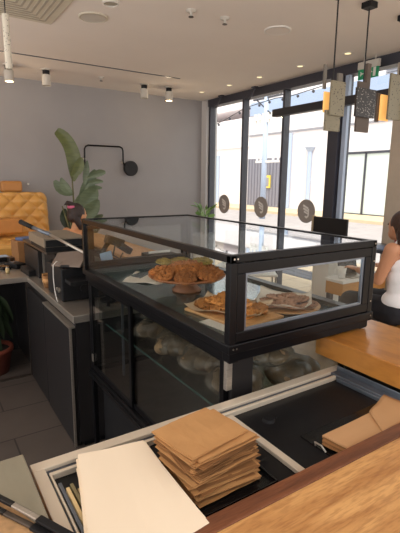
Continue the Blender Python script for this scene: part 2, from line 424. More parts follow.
# building opposite
bd = thing('building', (17, 18, 0), 'white rendered building across the street with grey gate and frosted shop window', 'building')
MB().box(17.0, 23, 2, 42, .1, 5.2).build('wall', K['facade'], bd)
MB().box(17.6, 23, 2, 42, 5.9, 7.6).build('upper_storey', K['facade'], bd)
MB().box(16.92, 17.3, 6, 20.75, 5.2, 5.92).build('parapet', K['blueband'], bd)
MB().box(16.95, 17.0, 6, 20.8, 4.06, 4.16).build('cornice', K['facadeT'], bd)
MB().box(16.9, 17.0, 20.8, 42, 3.5, 3.62).build('ledge', K['facade'], bd)
g = MB().box(16.93, 17.0, 17.98, 20.8, .1, 2.8).build('gate', K['gate'], bd)
b = MB()
for i in range(11): b.box(16.90, 16.93, 18.05+i*.26, 18.09+i*.26, .15, 2.75)
b.build('gate_rib', K['gatel'], g)
sg = MB().box(16.86, 16.9, 18.72, 19.45, 1.15, 1.85).build('warning_sign', K['yellow'], bd); sg['label'] = 'yellow sign with dark lines on the grey gate'
b = MB(); b.box(16.84, 16.86, 18.84, 19.02, 1.25, 1.72)
for i in range(4): b.box(16.84, 16.86, 19.08, 19.36, 1.28+i*.12, 1.32+i*.12)
b.build('sign_marking', K['facadeT'], sg)
f = MB()
for (y0, y1, z0, z1) in ((11.2, 11.26, .1, 2.85), (12.58, 12.66, .1, 2.85), (13.86, 13.95, .1, 2.85), (11.2, 13.95, 2.78, 2.88), (11.2, 13.95, .02, .14)):
    f.box(16.9, 17.02, y0, y1, z0, z1)
sw = f.build('shop_window_frame', K['frame'], bd)
MB().box(16.95, 16.99, 11.26, 12.58, .14, 2.78).build('shop_window_pane', K['frost'], bd)
MB().box(16.95, 16.99, 12.66, 13.86, .14, 2.78).build('shop_window_pane', K['frost'], bd)
for (y, z0, z1) in ((23.85, .1, 3.1), (17.33, .1, 4.0), (15.9, .1, 3.0)):
    d = MB().cyl((16.9, y, z0), (16.9, y, z1), .11, n=14)
    if y < 16: d.cyl((16.9, y, z1), (16.9, y, z1+.22), .11, .28, n=14)
    d.build('downpipe', K['pole'], bd, smooth=False)
b = MB()
for i in range(6): b.box(17.5, 17.58, 11.6, 12.4, 6.05+i*.1, 6.11+i*.1)
b.build('louvre_vent', K['facadeT'], bd)
MB().box(16.9, 17.0, 24.5, 26.5, .1, 2.9).build('door', K['facadeT'], bd)

up = thing('utility_pole', (13, 14.85, -.10), 'pale blue utility pole with cross arms standing across the street', 'pole')
MB().cyl((13, 14.85, -.10), (13, 14.85, 5.5), .13, .10, 16).build('pole', K['pole'], up, smooth=True)
b = MB(); b.box(12.95, 13.05, 13.95, 15.4, 2.33, 2.42)
for y in (14.0, 14.3, 15.1, 15.35): b.cyl((13, y, 2.42), (13, y, 2.52), .05, n=10)
b.build('cross_arm', K['white'], up)
b = MB(); b.box(12.95, 13.05, 14.4, 15.6, 4.12, 4.24)
for y in (14.45, 14.7, 15.0, 15.3, 15.55): b.cyl((13, y, 4.0), (13, y, 4.4), .07, n=10)
b.build('cross_arm', K['white'], up)
b = MB(); b.box(12.95, 13.05, 13.9, 15.7, 4.98, 5.05); b.cyl((13, 15.5, 5.0), (13, 14.5, 4.3), .03, n=8)
b.build('cross_arm', K['frame'], up)

sl = thing('string_lights', (9, 11, 3.4), 'string of small bulbs hanging across the street outside', 'string lights')
P = [Vector(p) for p in ((9, 13.5, 3.36), (9, 13.04, 3.42), (9, 12.34, 3.55), (9, 11.29, 3.80), (9, 9.93, 3.90), (9, 9.3, 3.87), (9, 8.2, 3.95))]
MB().tube(P, .012, 6).build('cable', K['cord'], sl)
for a, c in zip(P, P[1:]):
    nseg = max(1, int((c-a).length/.42))
    for i in range(nseg):
        p = a.lerp(c, (i+.5)/nseg)
        MB().ball(p-Vector((0, 0, .06)), .045, 1).build('bulb', K['frame'], sl)

# decals on the windows
for y, lab in ((6.42, 'round grey logo sticker on the leftmost window pane'), (5.41, 'round grey logo sticker on the second window pane from the left'), (4.43, 'round grey logo sticker on the third window pane, beside the thick black post')):
    d = thing('logo_sticker', (4.695, y, 1.19), lab, 'sticker', 'round logo stickers on the glass')
    MB().cyl((4.697, y, 1.165), (4.700, y, 1.165), .168, n=40).build('disc', K['decal'], d)
    b = MB()
    def stroke(u0, v0, u1, v1, w=.011):   # u to the viewer's right (minus y), v up
        dx, dz = u1-u0, v1-v0; L = math.hypot(dx, dz); nx, nz = -dz/L*w, dx/L*w
        q = [(u0+nx, v0+nz), (u1+nx, v1+nz), (u1-nx, v1-nz), (u0-nx, v0-nz)]
        b.prism([(4.6955, y-p[0]*1.35, 1.165+p[1]*1.35) for p in q], (.0012, 0, 0))
    stroke(-.045, .062, .028, .030); stroke(-.040, .030, .034, -.002); stroke(-.030, -.002, .036, -.03, .009)
    stroke(.034, .030, .036, -.045, .009); stroke(.036, -.045, .004, -.068, .011); stroke(.004, -.068, -.012, -.050, .008)
    b.build('emblem', K['decalw'], d)

# ================================================================== CEILING ITEMS
ac = thing('air_grille', (.76, 3.98, 3.0), 'large square cream air conditioning grille in the ceiling', 'ceiling grille')
MB().box(.28, 1.23, 3.5, 4.45, 2.985, 3.0).build('panel', K['grille'], ac, bevel=.004)
b = MB()
for i in range(1, 9):
    h = .05*i; cx, cy = .755, 3.975
    for (x0, x1, y0, y1) in ((cx-h, cx+h, cy+h-.009, cy+h+.009), (cx-h, cx+h, cy-h-.009, cy-h+.009), (cx-h-.009, cx-h+.009, cy-h, cy+h), (cx+h-.009, cx+h+.009, cy-h, cy+h)):
        b.box(x0, x1, y0, y1, 2.981, 2.9852)
b.build('slot', K['grilleD'], ac)
for (x, y, r, lab) in ((1.5, 4.07, .13, 'round ceiling speaker beside the cream air grille'), (3.07, 3.39, .13, 'round ceiling speaker in the middle of the ceiling')):
    t = thing('ceiling_speaker', (x, y, 3.0), lab, 'speaker', 'round ceiling speakers')
    MB().lathe([(0, -.010), (r*.86, -.010), (r*.86, -.004)], (x, y, 3.0)).build('mesh_cover', K['offw'] if x < 2 else K['ceil'], t)
    MB().lathe([(r*.86, -.002), (r*.86, -.014), (r, -.008), (r, 0)], (x, y, 3.0)).build('ring', K['grille'] if x < 2 else K['white'], t, smooth=True)
dl = None
for (x, y, lab) in ((4.24, 3.51, 'small glowing downlight nearest the exit sign'), (4.22, 4.22, 'small glowing downlight, second from the exit sign'), (4.20, 4.97, 'small glowing downlight, middle one along the windows'), (4.18, 5.64, 'small glowing downlight, fourth from the exit sign'), (4.14, 6.34, 'small glowing downlight at the corner of the back wall')):
    if dl is None:
        dl = thing('recessed_downlight', (x, y, 3.0), lab, 'ceiling light', 'recessed downlights along the windows')
        MB().lathe([(.035, -.001), (.035, -.006), (.055, -.004), (.055, 0)], (x, y, 3.0)).build('ring', K['white'], dl, smooth=True)
        MB().cyl((x, y, 2.995), (x, y, 3.0), .042, n=24).build('diffuser', K['lamp2'], dl)
    else: dup(dl, (x, y, 3.0), None, lab)
def spot(x, y, lab, lit):
    t = thing('surface_spotlight', (x, y, 3.0), lab, 'ceiling light', 'white surface spotlights by the back wall')
    MB().cyl((x, y, 2.985), (x, y, 3.0), .065, n=24).build('canopy', K['offw'], t)
    MB().cyl((x, y, 2.93), (x, y, 2.985), .045, n=24).build('neck', K['blackm'], t)
    MB().lathe([(0, -.07), (.058, -.07), (.058, -.20), (.050, -.205), (.046, -.19)], (x, y, 3.0)).build('housing', K['offw'], t, smooth=False)
    MB().cyl((x, y, 2.803), (x, y, 2.81), .046, n=24).build('lamp_face', K['lamp'] if lit else K['grilleD'], t)
spot(1.18, 6.30, 'lit white surface spotlight beneath the left end of the ceiling slot, by speckled pendant', True)
spot(1.64, 6.28, 'unlit white surface spotlight, second from the left by the back wall', False)
spot(3.10, 6.34, 'white surface spotlight, third from the left by the back wall', False)
spot(3.51, 6.31, 'lit white surface spotlight nearest the window corner', True)
spot(1.30, 3.17, 'short white surface spotlight at the top edge, right of the air grille', False)
struct(MB().box(-3.5, 3.35, 5.69, 5.715, 2.994, 3.001), 'trim_4', K['rimdark'])
for (x, y, lab) in ((2.13, 3.44, 'small white sprinkler head at the top middle of the ceiling'), (2.47, 3.42, 'small chrome sprinkler head left of the middle ceiling speaker'), (2.40, 6.28, 'tiny grey sprinkler head near the back wall')):
    t = thing('sprinkler_head', (x, y, 3.0), lab, 'sprinkler', 'ceiling sprinkler heads')
    MB().lathe([(.045, 0), (.04, -.012), (.012, -.016), (.010, -.045), (0, -.045)], (x, y, 3.0), 18).build('escutcheon', K['offw'], t, smooth=True)
    MB().cyl((x, y, 2.945), (x, y, 2.95), .022, n=12).build('deflector', K['steelD'], t)
for (y, lab) in ((6.39, 'small black clip light at the head of the first window'), (5.51, 'small black clip light at the head of the second window')):
    t = thing('clip_light', (4.6, y, 3.0), lab, 'ceiling light', 'small clip lights above the window')
    MB().box(4.54, 4.60, y-.05, y+.05, 2.98, 3.0).build('bracket', K['frame'], t)
    MB().cyl((4.58, y, 2.98), (4.52, y+.08, 2.80), .012, n=8).build('arm', K['frame'], t)

# exit sign
ex = thing('exit_sign', (4.52, 3.42, 3.0), 'green and white running man exit sign hanging from the ceiling by the window', 'exit sign')
MB().box(4.50, 4.54, 3.29, 3.57, 2.865, 2.945).build('housing', K['offw'], ex, bevel=.004)
for yy in (3.35, 3.50): MB().cyl((4.52, yy, 2.945), (4.52, yy, 3.0), .008, n=8).build('hanger', K['offw'], ex)
pn = MB().box(4.512, 4.524, 3.295, 3.565, 2.755, 2.865).build('panel', K['signg'], ex)
b = MB()
def sq(u0, u1, v0, v1, r=0, k=0):
    k = .78
    b.box(4.5075, 4.5118, 3.43-u1*k, 3.43-u0*k, 2.752+v0*k, 2.752+v1*k, RX(r))
sq(.02, .045, .115, .14); sq(.005, .045, .055, .118, .3); sq(-.03, .012, .095, .107, -.4); sq(.035, .075, .085, .097, .5)
sq(-.02, .025, .045, .060, .7); sq(-.045, -.01, .028, .042, 0); sq(.025, .04, .02, .075, -.4)
sq(.09, .13, .02, .14); sq(-.13, -.07, .075, .090); sq(-.135, -.10, .09, .102, .8); sq(-.135, -.10, .062, .074, -.8)
b.build('running_man', K['white'], pn)

# ================================================================== PENDANTS
t = thing('pendant_lamp', (.65, 3.46, 3.0), 'slim white speckled cylinder pendant hanging at the upper left', 'pendant light')
MB().cyl((.652, 3.46, 2.69), (.652, 3.46, 3.0), .004, n=8).build('cord', K['cord'], t)
MB().cyl((.652, 3.46, 2.34), (.652, 3.46, 2.69), .023, n=24).build('shade', K['terrW'], t, bevel=.003)
MB().cyl((.652, 3.46, 2.335), (.652, 3.46, 2.34), .016, n=16).build('lamp_face', K['grilleD'], t)
def pendant(x, lab, slabs, top):
    t = thing('pendant_lamp', (x, 2.48, 3.0), lab, 'pendant light')
    MB().box(x-.045, x+.045, 2.435, 2.525, 2.955, 3.0).build('canopy', K['blackm'], t, bevel=.004)
    MB().cyl((x, 2.48, top), (x, 2.48, 2.96), .006, n=8).build('cord', K['cord'], t)
    for (nm, m, x0, x1, z0, z1, dy, th) in slabs:
        MB().box(x0, x1, 2.48+dy-th/2, 2.48+dy+th/2, z0, z1).build(nm, K[m], t, bevel=.003)
pendant(2.845, 'leftmost hanging pendant, pale speckled slab with amber glow at its sides',
        [('front_slab', 'terrL', 2.775, 2.935, 2.10, 2.355, -.045, .02), ('lower_slab', 'terrL', 2.755, 2.925, 1.985, 2.14, -.02, .02),
         ('back_slab', 'greyslab', 2.93, 2.985, 2.14, 2.44, .03, .02), ('side_slab', 'greyslab', 2.76, 2.785, 2.3, 2.48, .02, .02),
         ('glow_panel', 'glowstrip', 2.765, 2.985, 2.125, 2.28, .012, .012), ('side_slab', 'terrL', 2.966, 3.0, 2.11, 2.34, .035, .015)], 2.35)
pendant(3.215, 'middle hanging pendant, dark speckled slab with taupe slab below',
        [('front_slab', 'terrD', 3.075, 3.32, 2.115, 2.34, -.045, .02), ('lower_slab', 'taupe', 3.125, 3.29, 2.0, 2.15, -.02, .02),
         ('back_slab', 'taupe', 3.145, 3.27, 2.3, 2.40, .0, .02), ('side_slab', 'taupe', 3.275, 3.325, 2.14, 2.56, .03, .03)], 2.38)
pendant(3.70, 'rightmost hanging pendant, large pale speckled slab with glowing amber plate',
        [('front_slab', 'terrL', 3.505, 3.80, 2.125, 2.50, -.045, .02), ('glow_panel', 'glowstrip', 3.475, 3.60, 2.12, 2.335, .012, .012),
         ('back_slab', 'taupe', 3.46, 3.50, 2.11, 2.35, .04, .02), ('lower_slab', 'plate', 3.69, 3.73, 2.03, 2.30, -.07, .02)], 2.48)

# ================================================================== BACK OF THE ROOM
wl = thing('wall_lamp', (3.15, 7.05, 1.76), 'round black wall lamp on a bent black pipe against the grey wall', 'wall lamp')
MB().tube([(2.36, 7.02, 1.62), (2.36, 7.0, 2.05), (2.38, 7.0, 2.09), (2.42, 7.0, 2.11), (2.96, 7.0, 2.11), (3.0, 7.0, 2.09), (3.015, 7.0, 2.05), (3.015, 7.0, 1.86), (3.04, 7.0, 1.81)], .013, 10).build('pipe', K['black'], wl, smooth=True)
MB().cyl((3.15, 6.97, 1.765), (3.15, 7.03, 1.765), .125, n=40).build('disc', K['mon'], wl, bevel=.01)
MB().cyl((3.15, 7.03, 1.765), (3.15, 7.05, 1.765), .03, n=16).build('bracket', K['black'], wl)
MB().cyl((2.36, 7.0, 1.90), (2.36, 7.05, 1.90), .02, n=12).build('bracket', K['offw'], wl)
MB().cyl((3.015, 7.0, 1.86), (3.015, 7.05, 1.86), .02, n=12).build('bracket', K['offw'], wl)
tag(MB().cyl((1.48, 7.02, 1.50), (1.48, 7.05, 1.50), .016, n=12).build('wall_hook', K['white'], origin=(1.48, 7.05, 1.5)), 'tiny white hook on the grey wall above the tan banquette', 'hook')

# banquette with quilted back
bq = thing('banquette', (.3, 6.3, 0), 'long tan leather banquette with diamond quilted rounded back', 'sofa')
MB().box(-3, 1.70, 5.70, 6.95, FL, .60).build('base', K['leather2'], bq, bevel=.02)
MB().box(-3, 1.72, 5.62, 6.80, .60, .80).build('seat', K['leather'], bq, bevel=.05)
b = MB(); nu, nv = 380, 64; rows = []
for j in range(nv+1):
    v = j/nv; row = []
    for i in range(nu+1):
        x = -2.4+i/nu*4.1
        ang = v*PI*.62
        y = 6.72-.18*math.sin(ang*.5)+v*.25; z = .76+.62*math.sin(min(PI/2, v*PI*.56))
        q = abs(math.sin((x*8.5+z*9.5)*PI/2))*abs(math.sin((x*8.5-z*9.5)*PI/2))
        edge = min(1, (1.70-x)/.12); y += .12*(1-math.sqrt(max(0, edge*(2-edge))))*1.0; z -= .10*(1-edge)**2
        row.append(b.bm.verts.new((x, y-.045*q**.6, z+.01*q**.5*v)))
    rows.append(row)
for j in range(nv):
    for i in range(nu): b.bm.faces.new((rows[j][i], rows[j][i+1], rows[j+1][i+1], rows[j+1][i]))
b.box(-2.4, 1.66, 6.86, 7.0, .6, 1.32)
b.build('backrest', K['leather'], bq, smooth=True)
b = MB()
for i in range(16):
    for j in range(3):
        b.ball((-.2+i*.12, 5.85+j*.3, .795), (.055, .13, .016), 2)
b.build('seat_tuft', K['leather'], bq, smooth=True)
def cushion(loc, s, lab, rot=(0, 0, 0)):
    b = MB(); b.box(-s[0]/2, s[0]/2, -s[1]/2, s[1]/2, 0, s[2])
    o = b.build('cushion', K['leather2'], origin=(0, 0, 0), bevel=.03, smooth=False); place(o, loc, rot)
    tag(o, lab, 'cushion')
cushion((1.215, 6.92, 1.385), (.29, .16, .16), 'small tan leather cushion lying on top of the banquette back')
cushion((.95, 6.38, .845), (.55, .22, .21), 'dark tan bolster cushion lying on the banquette seat')

# large leafy plant by the back wall
def leaf(b, base, tip, width, droop=.0, side=None, n=8, curl=.15):
    base = Vector(base); tip = Vector(tip); d = tip-base; L = d.length; t = d.normalized()
    s = Vector(side) if side else t.cross(Vector((.57, -.82, .1)))
    s = (s-t*s.dot(t)).normalized(); nrm = s.cross(t); rows = []
    for i in range(n+1):
        u = i/n; w = width*(math.sin(PI*min(1, u*.93+.04))**.7)*(1-.25*u)
        if i == n: w = .002
        c = base+d*u+Vector((0, 0, -droop*L*u*u))
        rows.append([b.bm.verts.new(c+s*w*k+nrm*(abs(k)*curl*w)) for k in (-1, -.5, 0, .5, 1)])
    for i in range(n):
        for k in range(4): b.bm.faces.new((rows[i][k], rows[i][k+1], rows[i+1][k+1], rows[i+1][k]))
pl = thing('potted_plant', (1.95, 6.25, 0), 'tall bird of paradise plant with broad upright leaves against the grey wall', 'plant')
MB().lathe([(0, FL), (.16, FL), (.20, .36), (.18, .36), (.17, .33), (0, .33)], (1.95, 6.25, 0)).build('pot', K['greyslab'], pl, smooth=True)
S = Vector((.83, -.55, 0))     # sideways as seen from the counter
O = Vector((1.93, 6.25, 0))
def sp(u, z, d=0): return O+S*u+Vector((.55, .83, 0))*d+Vector((0, 0, z))
stems = [((0, .33), (-.02, 1.7)), ((0, .33), (-.12, 1.25)), ((.02, .33), (.10, 1.3)), ((.02, .33), (.17, 1.2)), ((-.02, .33), (-.18, 1.2))]
b = MB()
for (a, c) in stems: b.tube([sp(*a), sp((a[0]+c[0])/2*.6, (a[1]+c[1])/2), sp(*c)], [.018, .014, .009], 8)
b.build('stem', K['stem'], pl, smooth=True)
def curved_leaf(b, pts, ws, dep=0, tilt=.25):
    rows = []
    for i, ((u, z), w) in enumerate(zip(pts, ws)):
        a = pts[max(0, i-1)]; c = pts[min(len(pts)-1, i+1)]
        tu, tz = c[0]-a[0], c[1]-a[1]; L = math.hypot(tu, tz) or 1; nu_, nz_ = tz/L, -tu/L
        rows.append([b.bm.verts.new(sp(u+nu_*w*k, z+nz_*w*k, dep+tilt*w*(1-abs(k))*1.0+k*w*tilt)) for k in (-1, -.5, 0, .5, 1)])
    for i in range(len(rows)-1):
        for k in range(4): b.bm.faces.new((rows[i][k], rows[i][k+1], rows[i+1][k+1], rows[i+1][k]))
LV = [ # (control points (u,z), widths, depth, material)
    ([(.0, 1.55), (.03, 1.72), (.02, 1.90), (-.03, 2.05), (-.11, 2.17), (-.21, 2.24)], [.02, .085, .09, .08, .075, .05], 0, 'leafD'),
    ([(.00, 1.62), (.07, 1.68), (.12, 1.78), (.14, 1.88)], [.02, .06, .07, .02], -.06, 'leafD'),
    ([(.08, 1.2), (.12, 1.34), (.20, 1.50), (.26, 1.63), (.30, 1.72)], [.02, .07, .08, .06, .01], .05, 'leafG'),
    ([(.10, 1.15), (.17, 1.28), (.27, 1.38), (.34, 1.45)], [.02, .10, .11, .02], -.03, 'leafG'),
    ([(.10, 1.0), (.20, 1.10), (.30, 1.20), (.36, 1.30)], [.02, .10, .09, .02], -.06, 'leafG'),
    ([(-.02, 1.38), (-.08, 1.42), (-.14, 1.50), (-.16, 1.60)], [.02, .06, .06, .01], -.04, 'leafG'),
    ([(.0, 1.38), (-.10, 1.38), (-.22, 1.46), (-.27, 1.56)], [.02, .05, .07, .02], 0, 'leafG'),
    ([(.15, 1.5), (.17, 1.62), (.19, 1.72), (.20, 1.84)], [.015, .04, .04, .01], .02, 'leafG'),
    ([(.2, 1.60), (.30, 1.64), (.38, 1.68), (.46, 1.68)], [.015, .035, .05, .02], 0, 'leafG'),
    ([(.2, 1.52), (.27, 1.54), (.34, 1.56), (.42, 1.55)], [.015, .03, .035, .01], .02, 'leafG'),
    ([(.2, 1.46), (.27, 1.46), (.33, 1.47), (.40, 1.46)], [.015, .03, .03, .01], .02, 'leafG'),
    ([(.15, .9), (.24, .96), (.32, 1.04), (.40, 1.08)], [.015, .06, .05, .01], .02, 'leafG'),
    ([(-.10, .85), (-.16, .95), (-.18, 1.06), (-.16, 1.16)], [.02, .06, .06, .02], .05, 'leafK'),
    ([(.05, .8), (.10, 1.0), (.10, 1.2), (.06, 1.35)], [.02, .10, .12, .03], .08, 'leafG'),
    ([(.2, .75), (.26, .85), (.3, .95), (.36, 1.0)], [.02, .06, .05, .02], .05, 'leafG'),
    ([(.02, .9), (.02, 1.05), (.06, 1.22), (.12, 1.40)], [.03, .08, .08, .02], .0, 'leafG'),
    ([(.12, .8), (.22, .86), (.30, .92), (.34, 1.0)], [.03, .08, .07, .02], .02, 'leafK'),
    ([(-.02, .8), (-.07, .92), (-.10, 1.0), (-.10, 1.12)], [.03, .07, .07, .02], .06, 'leafK'),
    ([(.13, 1.42), (.18, 1.50), (.20, 1.58), (.16, 1.66)], [.02, .05, .05, .01], .04, 'leafG'),
]
for pts, ws, dep, m in LV:
    ws = [w_*1.12 for w_ in ws]
    b = MB(); curved_leaf(b, pts, ws, dep); b.build('leaf', K[m], pl, subsurf=1)
# small fresh plant near the corner
p2 = thing('potted_plant', (3.62, 5.45, 0), 'small bright green leafy plant peeking over the far corner of the case', 'plant')
MB().lathe([(0, FL), (.13, FL), (.17, .8), (.15, .8), (.14, .76), (0, .76)], (3.62, 5.45, 0)).build('pot', K['white'], p2, smooth=True)
b = MB()
for i in range(46):
    a = random.uniform(0, 2*PI); r = random.uniform(.05, .24); z = random.uniform(.92, 1.26)
    base = Vector((3.62+r*.4*math.cos(a), 5.45+r*.4*math.sin(a), z-.06)); tip = Vector((3.62+r*math.cos(a), 5.45+r*math.sin(a), z+random.uniform(-.03, .06)))
    leaf(b, base, tip, .035, .1, n=4)
for i in range(7):
    a = i*.9; b.tube([(3.62, 5.45, .76), (3.62+.06*math.cos(a), 5.45+.06*math.sin(a), 1.0), (3.62+.1*math.cos(a), 5.45+.1*math.sin(a), 1.15)], .005, 5)
b.build('foliage', K['leafB'], p2, smooth=True)

# ================================================================== PEOPLE
def person(loc, ang, lab, hairm, skinm, topm, tank=True, arms='table', bun=False, headturn=0.0, lean=.0, s=1.0, drop=0):
    t = thing('person', (0, 0, 0), lab, 'person')
    H = Vector((0, .035+lean+drop, 1.185-drop))
    b = MB()
    # trunk
    b.ball((0, 0, .56), (.165, .12, .12), 3); b.ball((0, .005+lean*.2, .72), (.125, .092, .16), 3)
    b.ball((0, .005+lean*.6, .88), (.150, .10, .15), 3); b.ball((0, lean*.8, .985), (.165, .075, .055), 3)
    b.chain([(0, lean, 1.0), (0, .015+lean, 1.09)], [.058, .047])
    b.ball(H, (.073, .092, .108), 3); b.ball(H+Vector((0, .05, -.055)), (.048, .045, .05), 3)       # skull, jaw
    R3 = Matrix.Rotation(headturn, 3, 'Z')
    b.ball(H+Vector((0, .098, -.012)), (.012, .018, .022), 2)                                        # nose
    for sx in (-1, 1):
        b.ball(H+Vector((sx*.074, 0, -.01)), (.012, .020, .03), 2)                                  # ears
        b.chain([(sx*.165, lean*.9, .99), (sx*.198, .06+lean, .76), (sx*.16, .30+lean, .79)], [.052, .038, .026])
        hx, hy, hz = sx*.145, .34+lean, .79
        b.ball((hx, hy, hz), (.036, .045, .018), 2)
        for k in range(4):
            fx = hx+(k-1.5)*.018
            b.chain([(fx, hy+.035, hz), (fx, hy+.07+.008*(1.5-abs(k-1.5)), hz+.004), (fx, hy+.095+.01*(1.5-abs(k-1.5)), hz-.012)], [.010, .009, .008], 1)
        b.chain([(hx-sx*.03, hy-.01, hz), (hx-sx*.052, hy+.02, hz-.004), (hx-sx*.056, hy+.045, hz-.008)], [.011, .010, .008], 1)
        b.chain([(sx*.09, .0, .53), (sx*.115, .41, .52)], [.092, .062]); b.chain([(sx*.115, .41, .52), (sx*.115, .42, .30), (sx*.115, .40, .08)], [.060, .050, .035])
        b.chain([(sx*.115, .38, .04), (sx*.12, .50, .03)], [.04, .032])
    b.build('body', skinm, t, remesh=.0085, smit=5)
    # clothes
    b = MB(); g = .012
    b.ball((0, 0, .60), (.165+g, .12+g, .10), 3); b.ball((0, .005+lean*.2, .72), (.125+g, .092+g, .16), 3); b.ball((0, .005+lean*.6, .87), (.146+g, .10+g, .12), 3); b.ball((0, .005+lean*.4, .79), (.140+g, .098+g, .13), 3)
    if tank:
        for sx in (-1, 1): b.chain([(sx*.055, -.085+lean*.6, .93), (sx*.075, -.05+lean*.8, 1.0), (sx*.078, .02+lean, 1.035), (sx*.07, .085+lean, .95)], [.034, .026, .022, .03])
        b.ball((0, -.05+lean*.7, .935), (.118, .056, .095), 3)
    b.build('top', topm, t, remesh=.009, smit=4)
    b = MB(); g = .014
    b.ball((0, 0, .545), (.165+g, .125+g, .12), 3); b.cyl((0, 0, .52), (0, 0, .63), .15, .145, 24)
    for sx in (-1, 1):
        b.chain([(sx*.09, .0, .53), (sx*.115, .41, .52)], [.092+g, .062+g]); b.chain([(sx*.115, .41, .52), (sx*.115, .42, .30), (sx*.115, .40, .12)], [.060+g, .054+g, .05+g])
    b.build('trousers', K['denim'], t, remesh=.010, smit=4)
    b = MB()
    for sx in (-1, 1): b.chain([(sx*.115, .36, .035), (sx*.12, .50, .03)], [.05, .042])
    b.build('shoes', K['white'], t, remesh=.012, smit=3)
    # hair
    b = MB()
    b.ball(H+Vector((0, -.022, .022)), (.086, .095, .104), 3)
    if bun:
        b.ball(H+Vector((0, -.075, -.02)), (.06, .05, .06), 3); b.ball(H+Vector((0, -.07, .10)), (.04, .04, .038), 3)
        b.chain([H+Vector((.05, -.06, -.03)), H+Vector((.07, -.04, -.10)), H+Vector((.065, -.02, -.16))], [.04, .03, .012])
        b.chain([H+Vector((0, -.08, .11)), H+Vector((0, -.12, .13)), H+Vector((0, -.16, .11))], [.03, .022, .008])
    else:
        b.ball(H+Vector((0, -.055, -.05)), (.085, .055, .085), 3)
        for k in range(-3, 4): b.chain([H+Vector((k*.022, -.075, -.02)), H+Vector((k*.028, -.095, -.10)), H+Vector((k*.03, -.10-.01*(k % 2), -.16)), H+Vector((k*.026, -.10, -.205-.01*(k % 3)))], [.034, .032, .026, .012])
    b.build('hair', hairm, t, remesh=.008, smit=3)
    # face
    b = MB()
    for sx in (-1, 1): b.ball(H+Vector((sx*.03, .083, .012)), (.012, .008, .007), 2)
    b.build('eyes', K['chips'], t)
    b = MB(); b.ball(H+Vector((0, .094, -.055)), (.022, .006, .007), 2); b.build('mouth', K['pink'] if bun else K['terra'], t)
    if bun:
        b = MB()
        pts = [H+Vector((.034*math.cos(a), -.07+.034*math.sin(a), .085)) for a in [i*PI/6 for i in range(13)]]
        b.tube(pts, .016, 8); b.build('scrunchie', K['pink'], t, smooth=True)
    t.location = loc; t.rotation_euler = (0, 0, ang); t.scale = (s, s, s); W[t.name] = Vector(loc)
    return t
person((3.455, 2.08, FL+.16), -.15, 'person seen from behind in white tank top and dark trousers, seated at the right edge', K['hair'], K['skin'], K['tank'], s=1.18, drop=.05)
person((1.67, 5.40, FL+.03), -1.25, 'person with pink scrunchie in dark hair bun, bare shoulders, seated by the tall plant', K['hair2'], K['skin2'], K['lilac'], tank=False, bun=True, s=1.18)

def stool(x, y, h, lab, m):
    t = thing('stool', (x, y, 0), lab, 'stool')
    MB().lathe([(0, h), (.17, h), (.18, h-.02), (.17, h-.04), (0, h-.04)], (x, y, 0)).build('seat', m, t, smooth=False)
    for k in range(4):
        a = PI/4+k*PI/2
        MB().cyl((x+.11*math.cos(a), y+.11*math.sin(a), h-.04), (x+.18*math.cos(a), y+.18*math.sin(a), FL), .014, n=10).build('leg', K['blackm'], t)
stool(3.455, 2.08, .39, 'low stool with black legs under the person in the white tank top', K['slab'])
stool(1.67, 5.40, .26, 'low stool under the person with the pink scrunchie', K['leather2'])

# ================================================================== WINDOW SIDE FURNITURE
tb = thing('table', (4.0, 3.2, FL), 'orange wood table in front of the person in the white tank top', 'table')
MB().box(3.56, 4.3, 2.80, 3.04, .57, .60).build('tabletop', K['white'], tb, bevel=.004)
MB().box(3.57, 4.29, 2.81, 3.03, .44, .57).build('apron', K['skirt'], tb, bevel=.004)
for x in (3.61, 4.25):
    for y in (2.84, 3.0): MB().box(x-.025, x+.025, y-.025, y+.025, FL, .44).build('leg', K['frame'], tb)
c = thing('cup', (3.68, 2.92, .60), 'white cup standing on the orange wood table', 'cup')
MB().lathe([(0, 0), (.032, 0), (.048, .12), (.044, .12), (.03, .008), (0, .008)], (3.68, 2.92, .60), 24).build('body', K['white'], c, smooth=True)
MB().tube([(3.64, 2.95, .70), (3.61, 2.95, .69), (3.61, 2.95, .64), (3.642, 2.95, .63)], .006, 8).build('handle', K['white'], c, smooth=True)
c = thing('laptop', (3.88, 3.05, .60), 'grey laptop lying open on the orange wood table', 'laptop')
MB().box(3.74, 4.04, 2.84, 3.0, .60, .615).build('keyboard_base', K['steel'], c, bevel=.003)
MB().box(3.74, 4.04, 3.0, 3.01, .61, .80, RX(-.2), (3.9, 3.0, .61)).build('screen', K['mon'], c, bevel=.003)
wb = thing('window_bar', (4.4, 3.0, 0), 'dark window bar counter with white pedestal below the glass', 'counter')
MB().box(4.12, 4.6, 2.3, 4.10, .84, .88).build('bar_top', K['darkbar'], wb, bevel=.005)
MB().box(4.27, 4.53, 3.60, 3.86, FL, .84).build('pedestal', K['white'], wb, bevel=.01)
MB().box(4.27, 4.53, 2.45, 2.70, FL, .84).build('pedestal', K['white'], wb, bevel=.01)
ms = thing('menu_board', (4.38, 3.70, .88), 'dark upright menu panel with pale wood edge on the window bar', 'sign')
MB().box(4.36, 4.39, 3.44, 3.97, .895, 1.14).build('panel', K['mon'], ms, bevel=.003)
MB().box(4.35, 4.395, 3.97, 3.995, .88, 1.15).build('edge_strip', K['ply'], ms)
MB().box(4.33, 4.43, 3.40, 3.97, .88, .895).build('foot', K['frame'], ms)
tag(MB().sheet((4.15, 2.75, .881), (4.15, 3.30, .881), (4.42, 3.30, .881), (4.42, 2.75, .881), 4, 4, .004).build('menu_sheet', K['blue'], origin=(4.2, 3, .881)), 'blue menu sheet lying flat on the window bar', 'menu')
